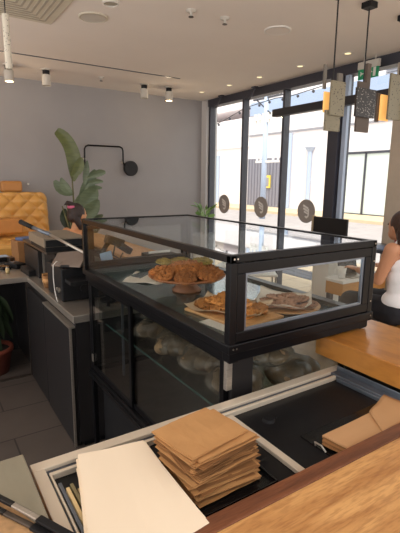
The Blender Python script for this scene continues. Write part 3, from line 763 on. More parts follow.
c = thing('bottle', (4.35, 2.75, .88), 'small red bottle standing on the window bar near the pier', 'bottle')
MB().lathe([(0, 0), (.035, 0), (.035, .22), (.016, .30), (.016, .36), (0, .36)], (4.35, 2.75, .88), 20).build('body', K['red'], c, smooth=True)
MB().cyl((4.35, 2.75, 1.24), (4.35, 2.75, 1.28), .018, n=14).build('cap', K['white'], c)
def cafe_chair(loc, rot, lab):
    t = thing('cafe_chair', loc, lab, 'chair', 'white cafe chairs near the windows')
    x, y, z0 = loc
    MB().box(x-.2, x+.2, y-.2, y+.2, z0+.52, z0+.55).build('seat', K['white'], t, bevel=.01)
    MB().sheet((x-.19, y+.19, z0+.60), (x+.19, y+.19, z0+.60), (x+.17, y+.24, z0+1.06), (x-.17, y+.24, z0+1.06), 8, 8, .012, fn=lambda u, v: (0, .05*math.sin(PI*u), 0)).build('backrest', K['white'], t, smooth=True)
    for sx in (-1, 1):
        for sy in (-1, 1): MB().cyl((x+sx*.17, y+sy*.17, z0+.52), (x+sx*.2, y+sy*.2, z0), .012, n=8).build('leg', K['steel'], t)
        MB().cyl((x+sx*.18, y+.19, z0+.53), (x+sx*.18, y+.22, z0+.70), .01, n=8).build('back_support', K['steel'], t)
    t.rotation_euler = (0, 0, rot)
cafe_chair((4.15, 5.45, FL), -.9, 'white cafe chair by the window, nearer the back wall')
cafe_chair((4.2, 4.75, FL), -.6, 'white cafe chair by the window, nearer the thick post')

# ================================================================== DISPLAY CASE
X0, X1, Y0, Y1 = .872, 1.662, 1.145, 2.70
ZB, ZT = 1.0, 1.35
dc = thing('display_case', (1.27, 1.92, .3), 'black framed glass pastry display case standing in the middle', 'display case')
r = .022
b = MB()   # top rails
b.box(X0, X1, Y0, Y0+.026, ZT-.028, ZT); b.box(X0, X1, Y1-.026, Y1, ZT-.028, ZT)
b.box(X0, X0+.026, Y0, Y1, ZT-.028, ZT-.0005); b.box(X1-.026, X1, Y0, Y1, ZT-.028, ZT-.0005)
b.build('top_frame', K['black'], dc, bevel=.003)
for (x, y) in ((X0, Y0), (X1-.03, Y0), (X0, Y1-.03), (X1-.03, Y1-.03)):
    MB().box(x, x+.03, y, y+.03, ZB, ZT-.028).build('corner_post', K['black'], dc, bevel=.003)
b = MB()   # base rails of the upper box, two steps
b.box(X0-.004, X1+.004, Y0-.006, Y0+.05, ZB-.002, ZB+.032); b.box(X0-.004, X1+.004, Y1-.05, Y1+.004, ZB-.002, ZB+.032)
b.box(X0-.006, X0+.05, Y0, Y1, ZB-.001, ZB+.031); b.box(X1-.05, X1+.006, Y0, Y1, ZB-.001, ZB+.031)
b.box(X0+.008, X1-.008, Y0+.008, Y0+.05, ZB-.04, ZB-.002); b.box(X0+.012, X0+.055, Y0+.01, Y1, ZB-.045, ZB-.002)
b.box(X1-.055, X1-.012, Y0+.01, Y1, ZB-.045, ZB-.002); b.box(X0+.012, X1-.012, Y1-.05, Y1-.005, ZB-.045, ZB-.002)
b.build('base_frame', K['black'], dc, bevel=.003)
def doorframe(x0, x1, y, z0, z1, w=.035, t=.02):
    f = MB(); f.box(x0, x1, y, y+t, z0, z0+w); f.box(x0, x1, y, y+t, z1-w, z1); f.box(x0, x0+w, y, y+t, z0+w, z1-w); f.box(x1-w, x1, y, y+t, z0+w, z1-w)
    return f
fd = doorframe(X0+.031, X1-.031, Y0+.001, ZB+.034, ZT-.030, .038, .022).build('front_door', K['black'], dc, bevel=.003)
inn = doorframe(X0+.070, X1-.070, Y0+.006, ZB+.072, ZT-.068, .008, .012).build('gasket', K['steelB'], fd)
MB().box(X0+.065, X1-.065, Y0+.012, Y0+.016, ZB+.068, ZT-.064).build('pane', K['gcase'], fd)
b = MB()
for (x, z) in ((X0+.015, ZT-.014), (X0+.03, ZT-.014), (X0+.015, ZB+.016), (X0+.03, ZB+.016), (X1-.012, ZT-.014), (X1-.012, ZB+.016), (X1-.012, ZB+.08), (X1-.012, ZT-.09)):
    b.cyl((x, Y0-.001, z), (x, Y0+.002, z), .0035, n=10)
    b.cyl((x, Y0-.0075, ZB+.016), (x, Y0-.005, ZB+.016), .0035, n=10)
b.build('screw', K['steel'], dc)
bd2 = doorframe(X0+.031, X1-.031, Y1-.024, ZB+.034, ZT-.030, .038, .022).build('rear_door', K['black'], dc, bevel=.003)
MB().box(X0+.065, X1-.065, Y1-.014, Y1-.010, ZB+.068, ZT-.064).build('pane', K['gcase'], bd2)
MB().box(X0+.012, X0+.016, Y0+.03, Y1-.03, ZB+.030, ZT-.028).build('side_glass', K['gcase'], dc)
MB().box(X1-.016, X1-.012, Y0+.03, Y1-.03, ZB+.030, ZT-.028).build('side_glass', K['gcase'], dc)
MB().box(X0+.02, X1-.02, Y0+.02, Y1-.02, ZT-.010, ZT-.005).build('top_glass', K['gtop'], dc)
MB().box(X0+.03, X1-.03, Y0+.03, Y1-.03, ZB+.004, ZB+.018).build('display_floor', K['gfloor'], dc, bevel=.002)
# lower cabinet
LX0, LX1, LY0, LY1 = .895, 1.64, 1.18, 2.69
ZL = .34
b = MB()
for (x, y) in ((LX0, LY0+.02), (LX1-.03, LY0+.055), (LX0, LY1-.03), (LX1-.03, LY1-.03)):
    b = MB(); b.box(x, x+.03, y, y+.03, FL, ZB-.04); b.build('lower_post', K['black'], dc, bevel=.003)
MB().box(LX0-.004, LX0+.022, LY0-.002, LY0+.018, .84, ZB-.041).build('silver_post', K['steel'], dc, bevel=.002)['label'] = 'bright steel corner post'
MB().box(LX0+.022, LX0+.125, LY0+.004, LY0+.03, .76, ZB-.041).build('corner_panel', K['mon'], dc, bevel=.002)
b = MB(); b.box(LX0-.012, LX0+.03, LY0, LY1, ZL-.02, ZL+.015); b.box(LX0-.022, LX0-.010, LY0, LY1, ZL-.032, ZL-.008)
b.box(LX0, LX1, LY1-.03, LY1, ZL-.02, ZL+.02); b.box(LX1-.03, LX1, LY0, LY1, ZL-.02, ZL+.02); b.box(LX0, LX1, LY0+.02, LY0+.05, ZL-.02, ZL+.02)
b.build('lower_frame', K['black'], dc, bevel=.003)
MB().box(LX0, LX1, LY0+.02, LY1-.01, ZL-.03, ZL-.01).build('lower_floor', K['steelD'], dc)
# sliding doors
for k, (y0, y1, x) in enumerate(((2.04, 2.665, LX0+.002), (1.22, 2.08, LX0+.014))):
    f = MB(); w = .028
    f.box(x, x+.012, y0, y1, ZL+.016, ZL+.016+w); f.box(x, x+.012, y0, y1, ZB-.07, ZB-.045); f.box(x, x+.012, y0, y0+w, ZL+.04, ZB-.06); f.box(x, x+.012, y1-w, y1, ZL+.04, ZB-.06)
    d = f.build('sliding_door', K['black'], dc, bevel=.002)
    MB().box(x+.004, x+.008, y0+w, y1-w, ZL+.04, ZB-.07).build('pane', K['glow'], d)
    MB().box(x-.006, x+.001, y1-w+.004, y1-.004, ZL+.07, ZL+.12).build('pull', K['steel'], d)
f = MB(); f.box(LX0+.125, 1.398, LY0+.012, LY0+.017, .76, ZB-.04); f.box(1.398, LX1-.03, LY0+.012, LY0+.017, .76, .858)
f.build('lower_front_glass', K['gcase'], dc)
MB().box(LX1-.012, LX1-.007, LY0+.04, LY1-.03, ZL+.03, ZB-.045).build('lower_side_glass', K['glow'], dc)
MB().box(LX0+.06, LX1-.04, LY1-.02, LY1-.014, ZL+.03, ZB-.045).build('lower_back_glass', K['glow'], dc)
sh = MB().box(LX0+.09, LX1-.04, LY0+.06, LY1-.06, .655, .661).build('shelf', K['gshelf'], dc)
MB().box(LX0+.086, LX0+.09, LY0+.06, LY1-.06, .653, .663).build('shelf_edge', K['gedge'], sh)
sh = MB().box(LX0+.25, LX1-.04, 2.1, LY1-.06, .80, .806).build('shelf', K['gshelf'], dc)
MB().box(LX0+.246, LX0+.25, 2.1, LY1-.06, .798, .808).build('shelf_edge', K['gedge'], sh)
for y in (2.42,):
    MB().box(1.01, 1.022, y, y+.012, ZL+.03, ZB-.05).build('shelf_support', K['steelB'], dc)
b = MB(); b.box(LX0+.10, LX1-.03, LY0+.05, LY1-.05, FL, FL+.08); b.build('plinth', K['blackm'], dc)
MB().box(LX0+.06, LX0+.08, LY0+.03, LY1-.05, FL+.08, ZL-.03).build('kick_panel', K['blackm'], dc)

# bags of dough on the glass shelf and case bottom
def bread_bag(x, y, z, sx, sy, sz, a, seed):
    t = thing('bread_bag', (0, 0, 0), 'translucent plastic bag of bread lying inside the lower case', 'bag', 'plastic bread bags in the lower case')
    f = MB()
    for k in range(3):
        f.ball((random.uniform(-.02, .02), sy*.36*(k-1), sz*.40), (sx*.50, sy*.32, sz*.36), 3)
    for v in f.bm.verts: v.co += v.co.normalized()*.014*noise.noise(v.co*22+Vector((seed, 3, 0)))
    f.build('bread', K['bagfill'], t, smooth=True)
    g = MB(); g.ball((0, 0, sz*.5), (sx*.66, sy*.80, sz*.52), 4)
    for v in g.bm.verts:
        n_ = noise.noise(v.co*11+Vector((seed, 0, 0))); r_ = abs(noise.noise(v.co*Vector((26, 9, 26)).x+Vector((0, seed, 0))))
        v.co += v.co.normalized()*(n_*.035-r_*.03)
        v.co.z = max(.002, v.co.z)
    g.build('film', K['bagskin'], t, smooth=True)
    t.location = (x, y, z); t.rotation_euler = (0, 0, a); W[t.name] = Vector((x, y, z))
k = 0
for (x, y, a) in ((1.13, 1.42, .3), (1.14, 1.68, -.4), (1.13, 1.94, .2), (1.14, 2.22, .5), (1.40, 1.36, 1.2), (1.42, 1.64, .9), (1.40, 1.92, .2), (1.41, 2.2, .6)):
    bread_bag(x, y, .662, .19, .17, .13, a*.6+.6, k*3.1); k += 1
bread_bag(1.27, 1.40, .785, .15, .16, .10, .8, 51); bread_bag(1.27, 1.72, .785, .15, .16, .10, .1, 57)

# ================================================================== PASTRIES
def cookie(r, h, seed, m, chip=.0, name='cookie', lumpy=.18):
    b = MB(); b.ball((0, 0, 0), (r, r, h), 4)
    for v in b.bm.verts:
        p = v.co.copy(); q = Vector((p.x/r, p.y/r, p.z/h))
        n1 = noise.noise(q*1.6+Vector((seed, seed, 0))); n2 = noise.noise(q*4+Vector((0, seed, seed)))+.8*noise.noise(q*9+Vector((seed, 0, seed)))
        v.co = p*(1+lumpy*n1)+Vector((0, 0, h*.75*n2*(1 if p.z > 0 else 0)))
        if v.co.z < -h*.45: v.co.z = -h*.45
        v.co.z += h*.45
    b.mi = 1
    if chip:
        for k in range(9):
            a = random.uniform(0, 2*PI); rr = r*random.uniform(.1, .75)
            b.ball((rr*math.cos(a), rr*math.sin(a), h*1.30*math.sqrt(max(.1, 1-(rr/r)**2))), (r*.09, r*.07, h*.22), 1, RZ(a))
    return b.build(name, [m, K['chips'] if m is not K['green'] else K['green']], origin=(0, 0, 0), smooth=True)
protos = {}
FLR = ZB+.018
# cake stand
px, py = 1.175, 1.925
cs = thing('cake_stand', (px, py, FLR), 'round wooden cake stand piled with brown cookies inside the case', 'cake stand')
MB().lathe([(0, 0), (.075, 0), (.078, .008), (.055, .03), (.05, .055), (.06, .07), (0, .07)], (px, py, FLR)).build('pedestal', K['plate'], cs, smooth=True)
MB().lathe([(0, .065), (.13, .067), (.195, .078), (.205, .088), (.198, .091), (.13, .081), (0, .079)], (px, py, FLR), 48).build('plate', K['plate'], cs, smooth=True)
zt = FLR+.083
def put(proto, x, y, z, a, tx=0, ty=0, s=1): return dup(proto, (x, y, z), (tx, ty, a), None, (s, s, s))
cA = [cookie(.056, .021, i*2.3, K['cookie'], .5, lumpy=.14) for i in range(3)]
for c in cA: tag(c, 'brown chunky cookie with chips piled on the wooden cake stand', 'cookie', 'cookies on the cake stand')
n = 0
def ringput(protos, ox, oy, z, rad, cnt, ph, tilt, rng=.004, s=1):
    global n
    for i in range(cnt):
        a = ph+2*PI*i/cnt; src = protos[n % len(protos)]
        x, y = ox+rad*math.cos(a), oy+rad*math.sin(a)
        rot = (-tilt*math.sin(a), tilt*math.cos(a), random.uniform(0, .6)) if tilt else (0, 0, a)
        # tilt outward about the tangent
        e = (Matrix.Rotation(tilt, 3, Vector((-math.sin(a), math.cos(a), 0))) @ Matrix.Rotation(random.uniform(0, 6.28), 3, 'Z')).to_euler()
        if n < len(protos): o = place(src, (x, y, z+random.uniform(0, rng)), e, (s,)*3)
        else: o = dup(src, (x, y, z+random.uniform(0, rng)), e, None, (s,)*3)
        n += 1
ringput(cA, px, py, zt+.010, .148, 8, .2, .40, s=.98)
ringput(cA, px, py, zt+.020, .082, 5, .5, .40)
ringput(cA, px, py, zt+.036, .050, 3, .1, .25)
cG = cookie(.062, .016, 9.7, K['green'], .4); tag(cG, 'cookie with green pistachio crumbs on top of the cake stand pile, nearer the rear door', 'cookie', 'green topped cookies on the cake stand')
place(cG, (px+.03, py+.10, zt+.048), (.1, .05, 0)); 
dup(cG, (px-.06, py+.11, zt+.048), (.1, -.1, 2)); dup(cG, (px+.11, py+.03, zt+.050), (.05, .1, 4))
# wooden board with crispy cookies on parchment
bx_, by_ = 1.13, 1.48
wbz = FLR
rot = RZ(.15)
wbd = MB(); wbd.box(bx_-.13, bx_+.13, by_-.20, by_+.16, wbz, wbz+.014, rot)
tag(wbd.build('serving_board', K['boardw'], origin=(bx_, by_, wbz), bevel=.004), 'light wooden serving board holding golden cookies near the case corner', 'board')
def crn(cx, cy, hw, hd, a): return [(cx+u*math.cos(a)-v*math.sin(a), cy+u*math.sin(a)+v*math.cos(a)) for u, v in ((-hw, -hd), (hw, -hd), (hw, hd), (-hw, hd))]
def parchment(cx, cy, hw, hd, a, z, m, lab, lift=.03, seed=0):
    q = crn(cx, cy, hw, hd, a)
    fn = lambda u, v: (0, 0, lift*(max(0, abs(u-.5)*2-.55)**2+max(0, abs(v-.5)*2-.55)**2)*4*(.6+.5*noise.noise(Vector((u*3+seed, v*3, 1)))))
    o = MB().sheet(*[(p[0], p[1], z) for p in q], 22, 22, .0007, 0, seed, fn).build('parchment_sheet', m, origin=(cx, cy, z), smooth=True)
    return tag(o, lab, 'paper')
parchment(bx_+.01, by_+.02, .125, .165, .55, wbz+.016, K['parch'], 'brown parchment sheet under the golden cookies', .035, 2)
cB = [cookie(.062, .019, i*4.1+1, K['cookie2'], 0, lumpy=.3) for i in range(3)]
for c in cB: tag(c, 'golden crispy cookie on brown parchment near the case corner', 'cookie', 'golden cookies on the board')
n = 0
for (dx, dy, dz, tx, ty) in ((-.055, .09, 0, .1, 0), (.035, .11, 0, 0, .1), (-.04, .0, 0, .1, .1), (.05, .02, 0, 0, -.1), (.0, -.08, 0, .0, .1), (.07, -.08, 0, 0, .0),
                          (-.02, .05, .018, .15, .05), (.05, .07, .018, -.1, .1), (.02, -.03, .018, .1, -.1), (.02, .02, .034, .1, .1)):
    p = (bx_+dx, by_+dy, wbz+.018+dz)
    if n < 3: place(cB[n], p, (tx, ty, n))
    else: dup(cB[n % 3], p, (tx, ty, n*1.3))
    n += 1
# round plate with pale flat cookies
rx_, ry_ = 1.42, 1.43
tag(MB().lathe([(0, 0), (.13, 0), (.155, .010), (.157, .014), (.13, .008), (0, .008)], (rx_, ry_, FLR), 48).build('plate', K['boardw'], origin=(rx_, ry_, FLR), smooth=True), 'round pale plate holding flat cookies by the front door of the case', 'plate')
parchment(rx_-.01, ry_+.005, .125, .125, .75, FLR+.016, K['parchw'], 'pale crumpled parchment sheet under the flat cookies', .05, 7)
cC = [cookie(.048, .009, i*5.7+2, K['cookie3'], .4, lumpy=.10) for i in range(3)]
for c in cC: tag(c, 'pale flat round cookie on the round plate behind the front glass', 'cookie', 'flat cookies on the round plate')
n = 0
for (dx, dy, dz) in ((-.085, .0, 0), (-.03, -.085, 0), (.06, -.08, .0), (.095, .01, 0), (.03, .085, 0), (-.055, .075, 0), (.0, .0, .004), (-.04, -.04, .012), (.05, -.03, .013), (.05, .045, .013), (-.02, .05, .014)):
    p = (rx_+dx, ry_+dy, FLR+.018+dz); e = (random.uniform(-.15, .15), random.uniform(-.15, .15), n)
    if n < 3: place(cC[n], p, e)
    else: dup(cC[n % 3], p, e)
    n += 1
# papers lying on the display floor
tag(MB().sheet((.96, 2.28, FLR+.002), (1.1, 2.1, FLR+.002), (1.35, 2.3, FLR+.002), (1.15, 2.5, FLR+.002), 10, 10, .0008, .012, 3).build('parchment_sheet', K['parchw'], origin=(1.1, 2.3, FLR), smooth=True), 'empty pale sheet lying on the case floor beyond the cake stand', 'paper')
tag(MB().box(.955, 1.01, 1.26, 1.45, FLR+.001, FLR+.004, RZ(.12)).build('price_card', K['offw'], origin=(.98, 1.35, FLR)), 'plain white card lying on the case floor near the corner post', 'card')

# ================================================================== WOOD SLAB COUNTER (right)
sc_ = thing('wood_counter', (1.6, .7, 0), 'thick orange wood counter slab to the right of the case', 'counter')
MB().box(1.405, 1.785, -.1, 1.225, .862, .95).build('slab', K['slab'], sc_, bevel=.004)
MB().box(1.48, 1.76, -.05, 1.12, FL, .862).build('base_panel', K['kick'], sc_)

# ================================================================== FOREGROUND COUNTER
cb = thing('service_counter', (.6, .6, 0), 'foreground service counter with oak top and red brown edging', 'counter')
MB().box(-.9, 1.38, -.35, 1.09, FL, .765).build('body', K['kick'], cb)
MB().box(-.9, 1.40, -.4, .648, .82, .862).build('oak_top', K['oak'], cb, bevel=.003)
MB().box(.20, 1.40, .648, .694, .80, .864).build('edge_trim', K['trim'], cb, bevel=.003)
MB().box(-.9, .178, .648, 1.15, .80, .847).build('side_top', K['oak'], cb, bevel=.003)
MB().box(-.9, .19, .66, 1.09, .765, .80).build('side_support', K['kick'], cb)
MB().box(-.9, 1.38, -.35, .66, .765, .82).build('top_support', K['kick'], cb)
# sunk tray
tr = thing('sunk_tray', (.8, .9, .76), 'black tray well with steel rim sunk in the service counter', 'tray')
MB().box(.20, 1.40, .694, 1.13, .765, .81).build('tray_floor', K['tray'], tr)
b = MB()
b.box(.195, 1.44, 1.098, 1.135, .81, .832); b.box(.195, .226, .694, 1.098, .81, .832)
b.build('outer_rim', K['rim'], tr, bevel=.002)
b = MB(); b.box(.226, 1.37, 1.080, 1.098, .81, .822); b.box(.226, .232, .694, 1.078, .81, .822)
b.build('rim_groove', K['rimdark'], tr, bevel=.001)
b = MB(); b.box(.232, 1.36, 1.068, 1.080, .81, .828); b.box(.232, .238, .694, 1.068, .81, .828)
b.build('inner_rim', K['rim'], tr, bevel=.002)
b = MB(); b.box(1.362, 1.40, .694, 1.098, .81, .832); b.box(1.40, 1.404, .694, 1.1, .81, .852); b.box(1.350, 1.362, .694, 1.06, .81, .826)
b.build('right_rim', K['steelB'], tr, bevel=.002)
MB().box(.806, .830, .694, 1.062, .81, .824).build('divider', K['rim'], tr, bevel=.002)
b = MB(); b.cyl((.925, .985, .81), (.925, .985, .820), .022, .018, 20); b.cyl((.95, .99, .81), (.95, .99, .817), .012, .012, 14)
tag(b.build('rubber_plug', K['blackm'], origin=(.93, .985, .81), smooth=False), 'small round black knob lying on the tray floor', 'plug')

# paper stack: white sheets
for i in range(9):
    dx, dy, da = random.uniform(-.006, .006), random.uniform(-.006, .006), random.uniform(-.03, .03)
    if i == 8: dx = dy = da = 0
    if i < 3: dx += .0; dy -= .01*(3-i); da += .02+.02*i
    z = .8340+i*.0030
    q = [(.226, .66), (.470, .680), (.486, 1.030), (.300, 1.068)]
    q = [(.200+.004, .655), (.468, .674), (.481, 1.029), (.302, 1.063)]
    cx, cy = .36, .86
    pts = []
    for (x, y) in q:
        X, Y = x-cx, y-cy; pts.append((cx+.004+X*math.cos(da)-Y*math.sin(da)+dx, cy+X*math.sin(da)+Y*math.cos(da)+dy, z+.006))
    o = MB().sheet(*pts, 6, 6, .0025 if i < 8 else .0012, .003 if i == 8 else 0, 1).build('paper_sheet', K['paper'], origin=(cx, cy, z), smooth=False)
    if i == 8: tag(o, 'topmost large blank white paper sheet covering the left of the tray', 'paper')
    else: tag(o, 'white paper sheet underneath the topmost large blank sheet', 'paper', 'white sheets stacked over the tray')
# upright cards in the tray, at left
for i, (x, m, h, y1, lab) in enumerate(((.240, 'steelB', .832, 1.02, 'grey card standing on edge at the left end of the tray'), (.250, 'cream', .838, .985, 'long cream card standing on edge beside the left tray rim'), (.264, 'creamD', .834, 1.0, 'olive folder standing on edge in the tray'), (.276, 'cream', .832, .975, 'short cream card half hidden under the white sheets'))):
    tag(MB().box(x, x+.008, .70, y1, .81, h).build('file_card', K[m], origin=(x, .85, .81)), lab, 'card')

# kraft bag stack on a black shallow tray
kt = thing('shallow_tray', (.62, .87, .81), 'shallow black tray under the tall stack of paper bags', 'tray')
b = MB(); b.box(.500, .735, .735, .97, .8105, .813); b.build('base', K['blackg'], kt)
b = MB(); b.box(.730, .735, .735, .97, .813, .824); b.box(.500, .735, .735, .740, .813, .824); b.box(.500, .505, .74, .97, .813, .824); b.box(.500, .735, .965, .97, .813, .824)
b.build('lip', K['blackg'], kt, bevel=.001)
NB = 36; z = .814
rs = random.Random(11)
for i in range(NB):
    th = .0031 if i < NB-3 else .0028
    a = rs.uniform(-.14, .12)+.05+(.10 if i > NB-8 else 0)
    hw, hd = .101+rs.uniform(-.009, .007), .086+rs.uniform(-.008, .008)
    cx, cy = .603+rs.uniform(-.010, .010), .862+rs.uniform(-.008, .008)+(i/NB)*.032
    q = crn(cx, cy, hw, hd, a)
    sgn = rs.uniform(-1, 1); sd = rs.uniform(0, 50)
    lift = rs.uniform(.0, .009)
    fn = (lambda L, sd: (lambda u, v: (0, 0, L*((1-v)**3)+.0025*noise.noise(Vector((u*4+sd, v*4, 0))))))(lift, sd)
    b = MB(); b.sheet(*[(p[0], p[1], z) for p in q], 12, 12, th*.35, 0, 0, fn)
    q2 = crn(cx+rs.uniform(-.004, .004), cy+rs.uniform(-.004, .004), hw-.004, hd-.003, a)
    b.sheet(*[(p[0], p[1], z+th*.5) for p in q2], 12, 12, th*.35, 0, 0, fn)
    if i == NB-1: b.sheet(*[(p[0], p[1], z+th) for p in crn(cx+.012, cy, .055, hd, a)], 8, 8, .0004, 0, 0, fn)
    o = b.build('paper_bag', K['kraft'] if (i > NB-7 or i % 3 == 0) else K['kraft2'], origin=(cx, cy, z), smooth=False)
    if i == NB-1: tag(o, 'topmost kraft paper bag of the tall stack beside the white sheets', 'paper bag')
    else: tag(o, 'folded kraft paper bag within the tall stack beside the white sheets', 'paper bag', 'kraft paper bags in the tall stack')
    z += th
# low kraft bags at the right of the tray
for i in range(6):
    z = .819+i*.0045; j = rs.uniform(-.006, .006)
    q = [(.968+j, .700, z), (1.20+j, .640+.056, z), (1.215+j, .775, z), (.972+j, .792, z)]
    q = [(.975+j, .697, z), (1.19+j, .697, z), (1.225+j, .800, z), (.960+j, .775+.012+j, z)]
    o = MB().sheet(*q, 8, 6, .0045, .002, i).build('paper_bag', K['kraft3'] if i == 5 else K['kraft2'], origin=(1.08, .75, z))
    tag(o, *(('topmost kraft bag of the low pile at the right end of the tray', 'paper bag') if i == 5 else ('folded kraft bag in the low pile at the right end of the tray', 'paper bag', 'kraft bags in the low pile')))
bt = thing('shallow_tray', (1.08, .76, .81), 'thin black tray under the low pile of kraft bags', 'tray')
MB().box(.945, 1.34, .697, .86, .8105, .815).build('base', K['blackg'], bt)
MB().tube([(.947, .80, .814), (.944, .80, .826), (.944, .775, .828), (.947, .76, .814)], .003, 6).build('wire_handle', K['steel'], bt)
o = MB().sheet((1.13, .697, .848), (1.345, .697, .852), (1.345, .845, .846), (1.20, .800, .846), 10, 8, .004, .006, 9).build('paper_bag', K['kraft3'], origin=(1.25, .78, .84), smooth=True)
tag(o, 'wide creased kraft bag overlapping the low pile, against the steel rim', 'paper bag')
for i in range(5):
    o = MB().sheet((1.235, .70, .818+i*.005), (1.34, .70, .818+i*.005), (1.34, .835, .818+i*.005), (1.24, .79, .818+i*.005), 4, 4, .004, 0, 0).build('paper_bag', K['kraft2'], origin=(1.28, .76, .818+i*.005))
    tag(o, 'flat kraft bag hidden beneath the wide creased bag', 'paper bag', 'kraft bags beneath the wide creased bag')

# stone board + tongs at the left
tag(MB().box(-.35, .183, .845, 1.150, .848, .862).build('stone_board', K['board'], origin=(0, 1.0, .85), bevel=.003), 'greyish smooth board lying on the counter at the lower left', 'board')
tag(MB().prism([(.045, 1.145, .8621), (.183, .80, .8621), (.183, .45, .8621), (-.34, .45, .8621), (-.34, 1.145, .8621)], (0, 0, .003)).build('cork_mat', K['cork'], origin=(0, .9, .862)), 'tan speckled mat in the bottom left corner under the tongs', 'mat')
tg = thing('serving_tongs', (.1, .93, .87), 'black tongs with silver middle lying across the grey board at lower left', 'tongs')
def bar(p0, p1, w, h, m, nm, par):
    p0, p1 = Vector(p0), Vector(p1); d = p1-p0; a = math.atan2(d.y, d.x); L = math.hypot(d.x, d.y); pit = -math.atan2(d.z, L)
    b = MB(); b.box(-.0, d.length, -w/2, w/2, -h/2, h/2)
    bmesh.ops.transform(b.bm, matrix=Matrix.Translation(p0) @ Matrix.Rotation(a, 4, 'Z') @ Matrix.Rotation(pit, 4, 'Y'), verts=b.bm.verts)
    return b.build(nm, m, par, bevel=.002)
for (off, zz) in ((0, .884), (-.022, .871)):
    bar((.02+off, 1.115, zz), (.120+off*.8, .935, zz), .013, .008, K['blackg'], 'handle', tg)
    bar((.120+off*.8, .935, zz), (.158+off*.6, .866, zz-.002), .013, .006, K['steel'] if off == 0 else K['steelD'], 'arm', tg)
    bar((.158+off*.6, .866, zz-.002), (.215+off*.4, .76, zz-.004), .018, .007, K['blackm'], 'tip', tg)

# ================================================================== LEFT STEEL COUNTERS
sk = thing('steel_counter', (.8, 4.1, FL), 'L shaped stainless steel work counter behind the case at left', 'counter')
MB().box(-2.2, .803, 4.12, 5.35, .660, .71).build('left_top', K['steel'], sk, bevel=.003)
MB().box(.803, 1.44, 2.735, 5.35, .660, .71).build('right_top', K['steel'], sk, bevel=.003)
MB().box(.825, 1.43, 2.77, 5.3, FL+.05, .660).build('cabinet_body', K['mon'], sk)
MB().box(.86, 1.42, 2.80, 5.2, FL, FL+.05).build('toe_kick', K['blackm'], sk)
MB().box(-2.2, .825, 4.95, 4.99, FL, .660).build('rear_panel', K['mon'], sk)
MB().box(.790, .825, 4.14, 4.165, FL+.02, .658).build('steel_edge', K['steelD'], sk)
MB().box(-.6, -.56, 4.16, 4.20, FL, .660).build('leg', K['steelD'], sk)
d = MB().box(.79, .824, 2.79, 3.49, FL+.02, .612).build('cabinet_door', K['mon'], sk, bevel=.002)
b = MB(); b.box(.784, .826, 2.785, 3.495, .612, .626); b.box(.784, .800, 2.778, 2.790, FL+.02, .626)
b.build('door_rim', K['steel'], d)
MB().box(.795, .824, 3.52, 4.12, FL+.02, .612).build('cabinet_door', K['mon'], sk, bevel=.002)
struct(MB().box(-1.5, .79, 4.17, 4.19, FL, FL+.02), 'trim_5', K['steelD'])
# potted plant under the counter
PX, PY = .50, 4.45
pp = thing('potted_plant', (PX, PY, FL), 'dark leafy plant in a reddish pot on the floor under the steel counter', 'plant')
MB().lathe([(0, 0), (.14, 0), (.18, .21), (.195, .22), (.195, .26), (.17, .26), (.165, .22), (0, .22)], (PX, PY, FL), 36).build('pot', K['terra'], pp, smooth=True)
MB().lathe([(0, .225), (.165, .225)], (PX, PY, FL)).build('soil', K['soil'], pp)
for i in range(30):
    a = i*2.4; r = random.uniform(.06, .19); h = FL+random.uniform(.42, .86)
    base = Vector((PX+.04*math.cos(a), PY+.04*math.sin(a), FL+.22)); mid = Vector((PX+r*.6*math.cos(a), PY+r*.6*math.sin(a), h))
    tip = Vector((PX+r*1.3*math.cos(a), PY+r*1.3*math.sin(a), h-random.uniform(.12, .32)))
    b = MB(); b.tube([base, (base+mid)/2+Vector((0, 0, .05)), mid], [.006, .005, .004], 6)
    leaf(b, mid, tip, .042, .1, n=6, curl=.3)
    b.build('leaf', K['leafK'], pp, smooth=True)
# hoses below the case
for i, (x, dy) in enumerate(((1.12, 0), (1.02, .05))):
    tag(MB().tube([(x+.0, 2.45+dy, FL+.04), (x+.02, 2.75, FL+.04), (x+.06, 3.0, FL+.03)] if i else [(x, 2.45, FL+.09), (x, 2.75, FL+.08), (x+.05, 3.05, FL+.06)], .035 if i == 0 else .02, 10).build('floor_hose', K['pipe'], origin=(x, 2.4, FL+.02), smooth=True), ('thick blue grey hose on the floor below the case' if i == 0 else 'thin blue grey hose on the floor below the case'), 'hose')

# ------------------------------------------------------------------ equipment on the steel counter (top at .71)
CT = .71
def bx(x0, x1, y0, y1, z0, z1): return MB().box(x0, x1, y0, y1, z0, z1)
dr = thing('cash_drawer', (1.1, 4.0, CT), 'black boxy machine with bright steel edge, under the olive grey box', 'machine')
bx(.93, 1.36, 3.60, 4.55, CT, .985).build('housing', K['blackm'], dr, bevel=.006)
bx(.88, .93, 3.98, 4.55, CT, .96).build('side_module', K['mon'], dr, bevel=.004)
bx(.915, .93, 3.95, 3.975, CT+.02, .955).build('steel_edge', K['steel'], dr)
bx(.95, 1.34, 3.590, 3.60, .74, .88).build('drawer_front', K['mon'], dr, bevel=.002)
bx(.86, 1.2, 3.585, 4.5, .985, 1.008).build('lid', K['steelD'], dr, bevel=.003)
pr = thing('receipt_printer', (1.0, 3.8, 1.008), 'olive grey box with black front lying on top of the boxy machine', 'printer')
bx(.842, 1.18, 3.57, 4.12, 1.045, 1.12).build('casing', K['monitorback'], pr, bevel=.005)
bx(.855, 1.17, 3.575, 4.10, 1.008, 1.045).build('black_base', K['blackm'], pr)
bx(.855, 1.17, 3.560, 3.572, 1.050, 1.105).build('front_panel', K['blackm'], pr)
MB().cyl((1.02, 3.56, 1.055), (1.02, 3.552, 1.055), .008, n=12).build('button', K['steel'], pr)
rd = thing('steel_rod', (.85, 3.4, 1.14), 'long black and silver rod resting on the olive grey box', 'rod')
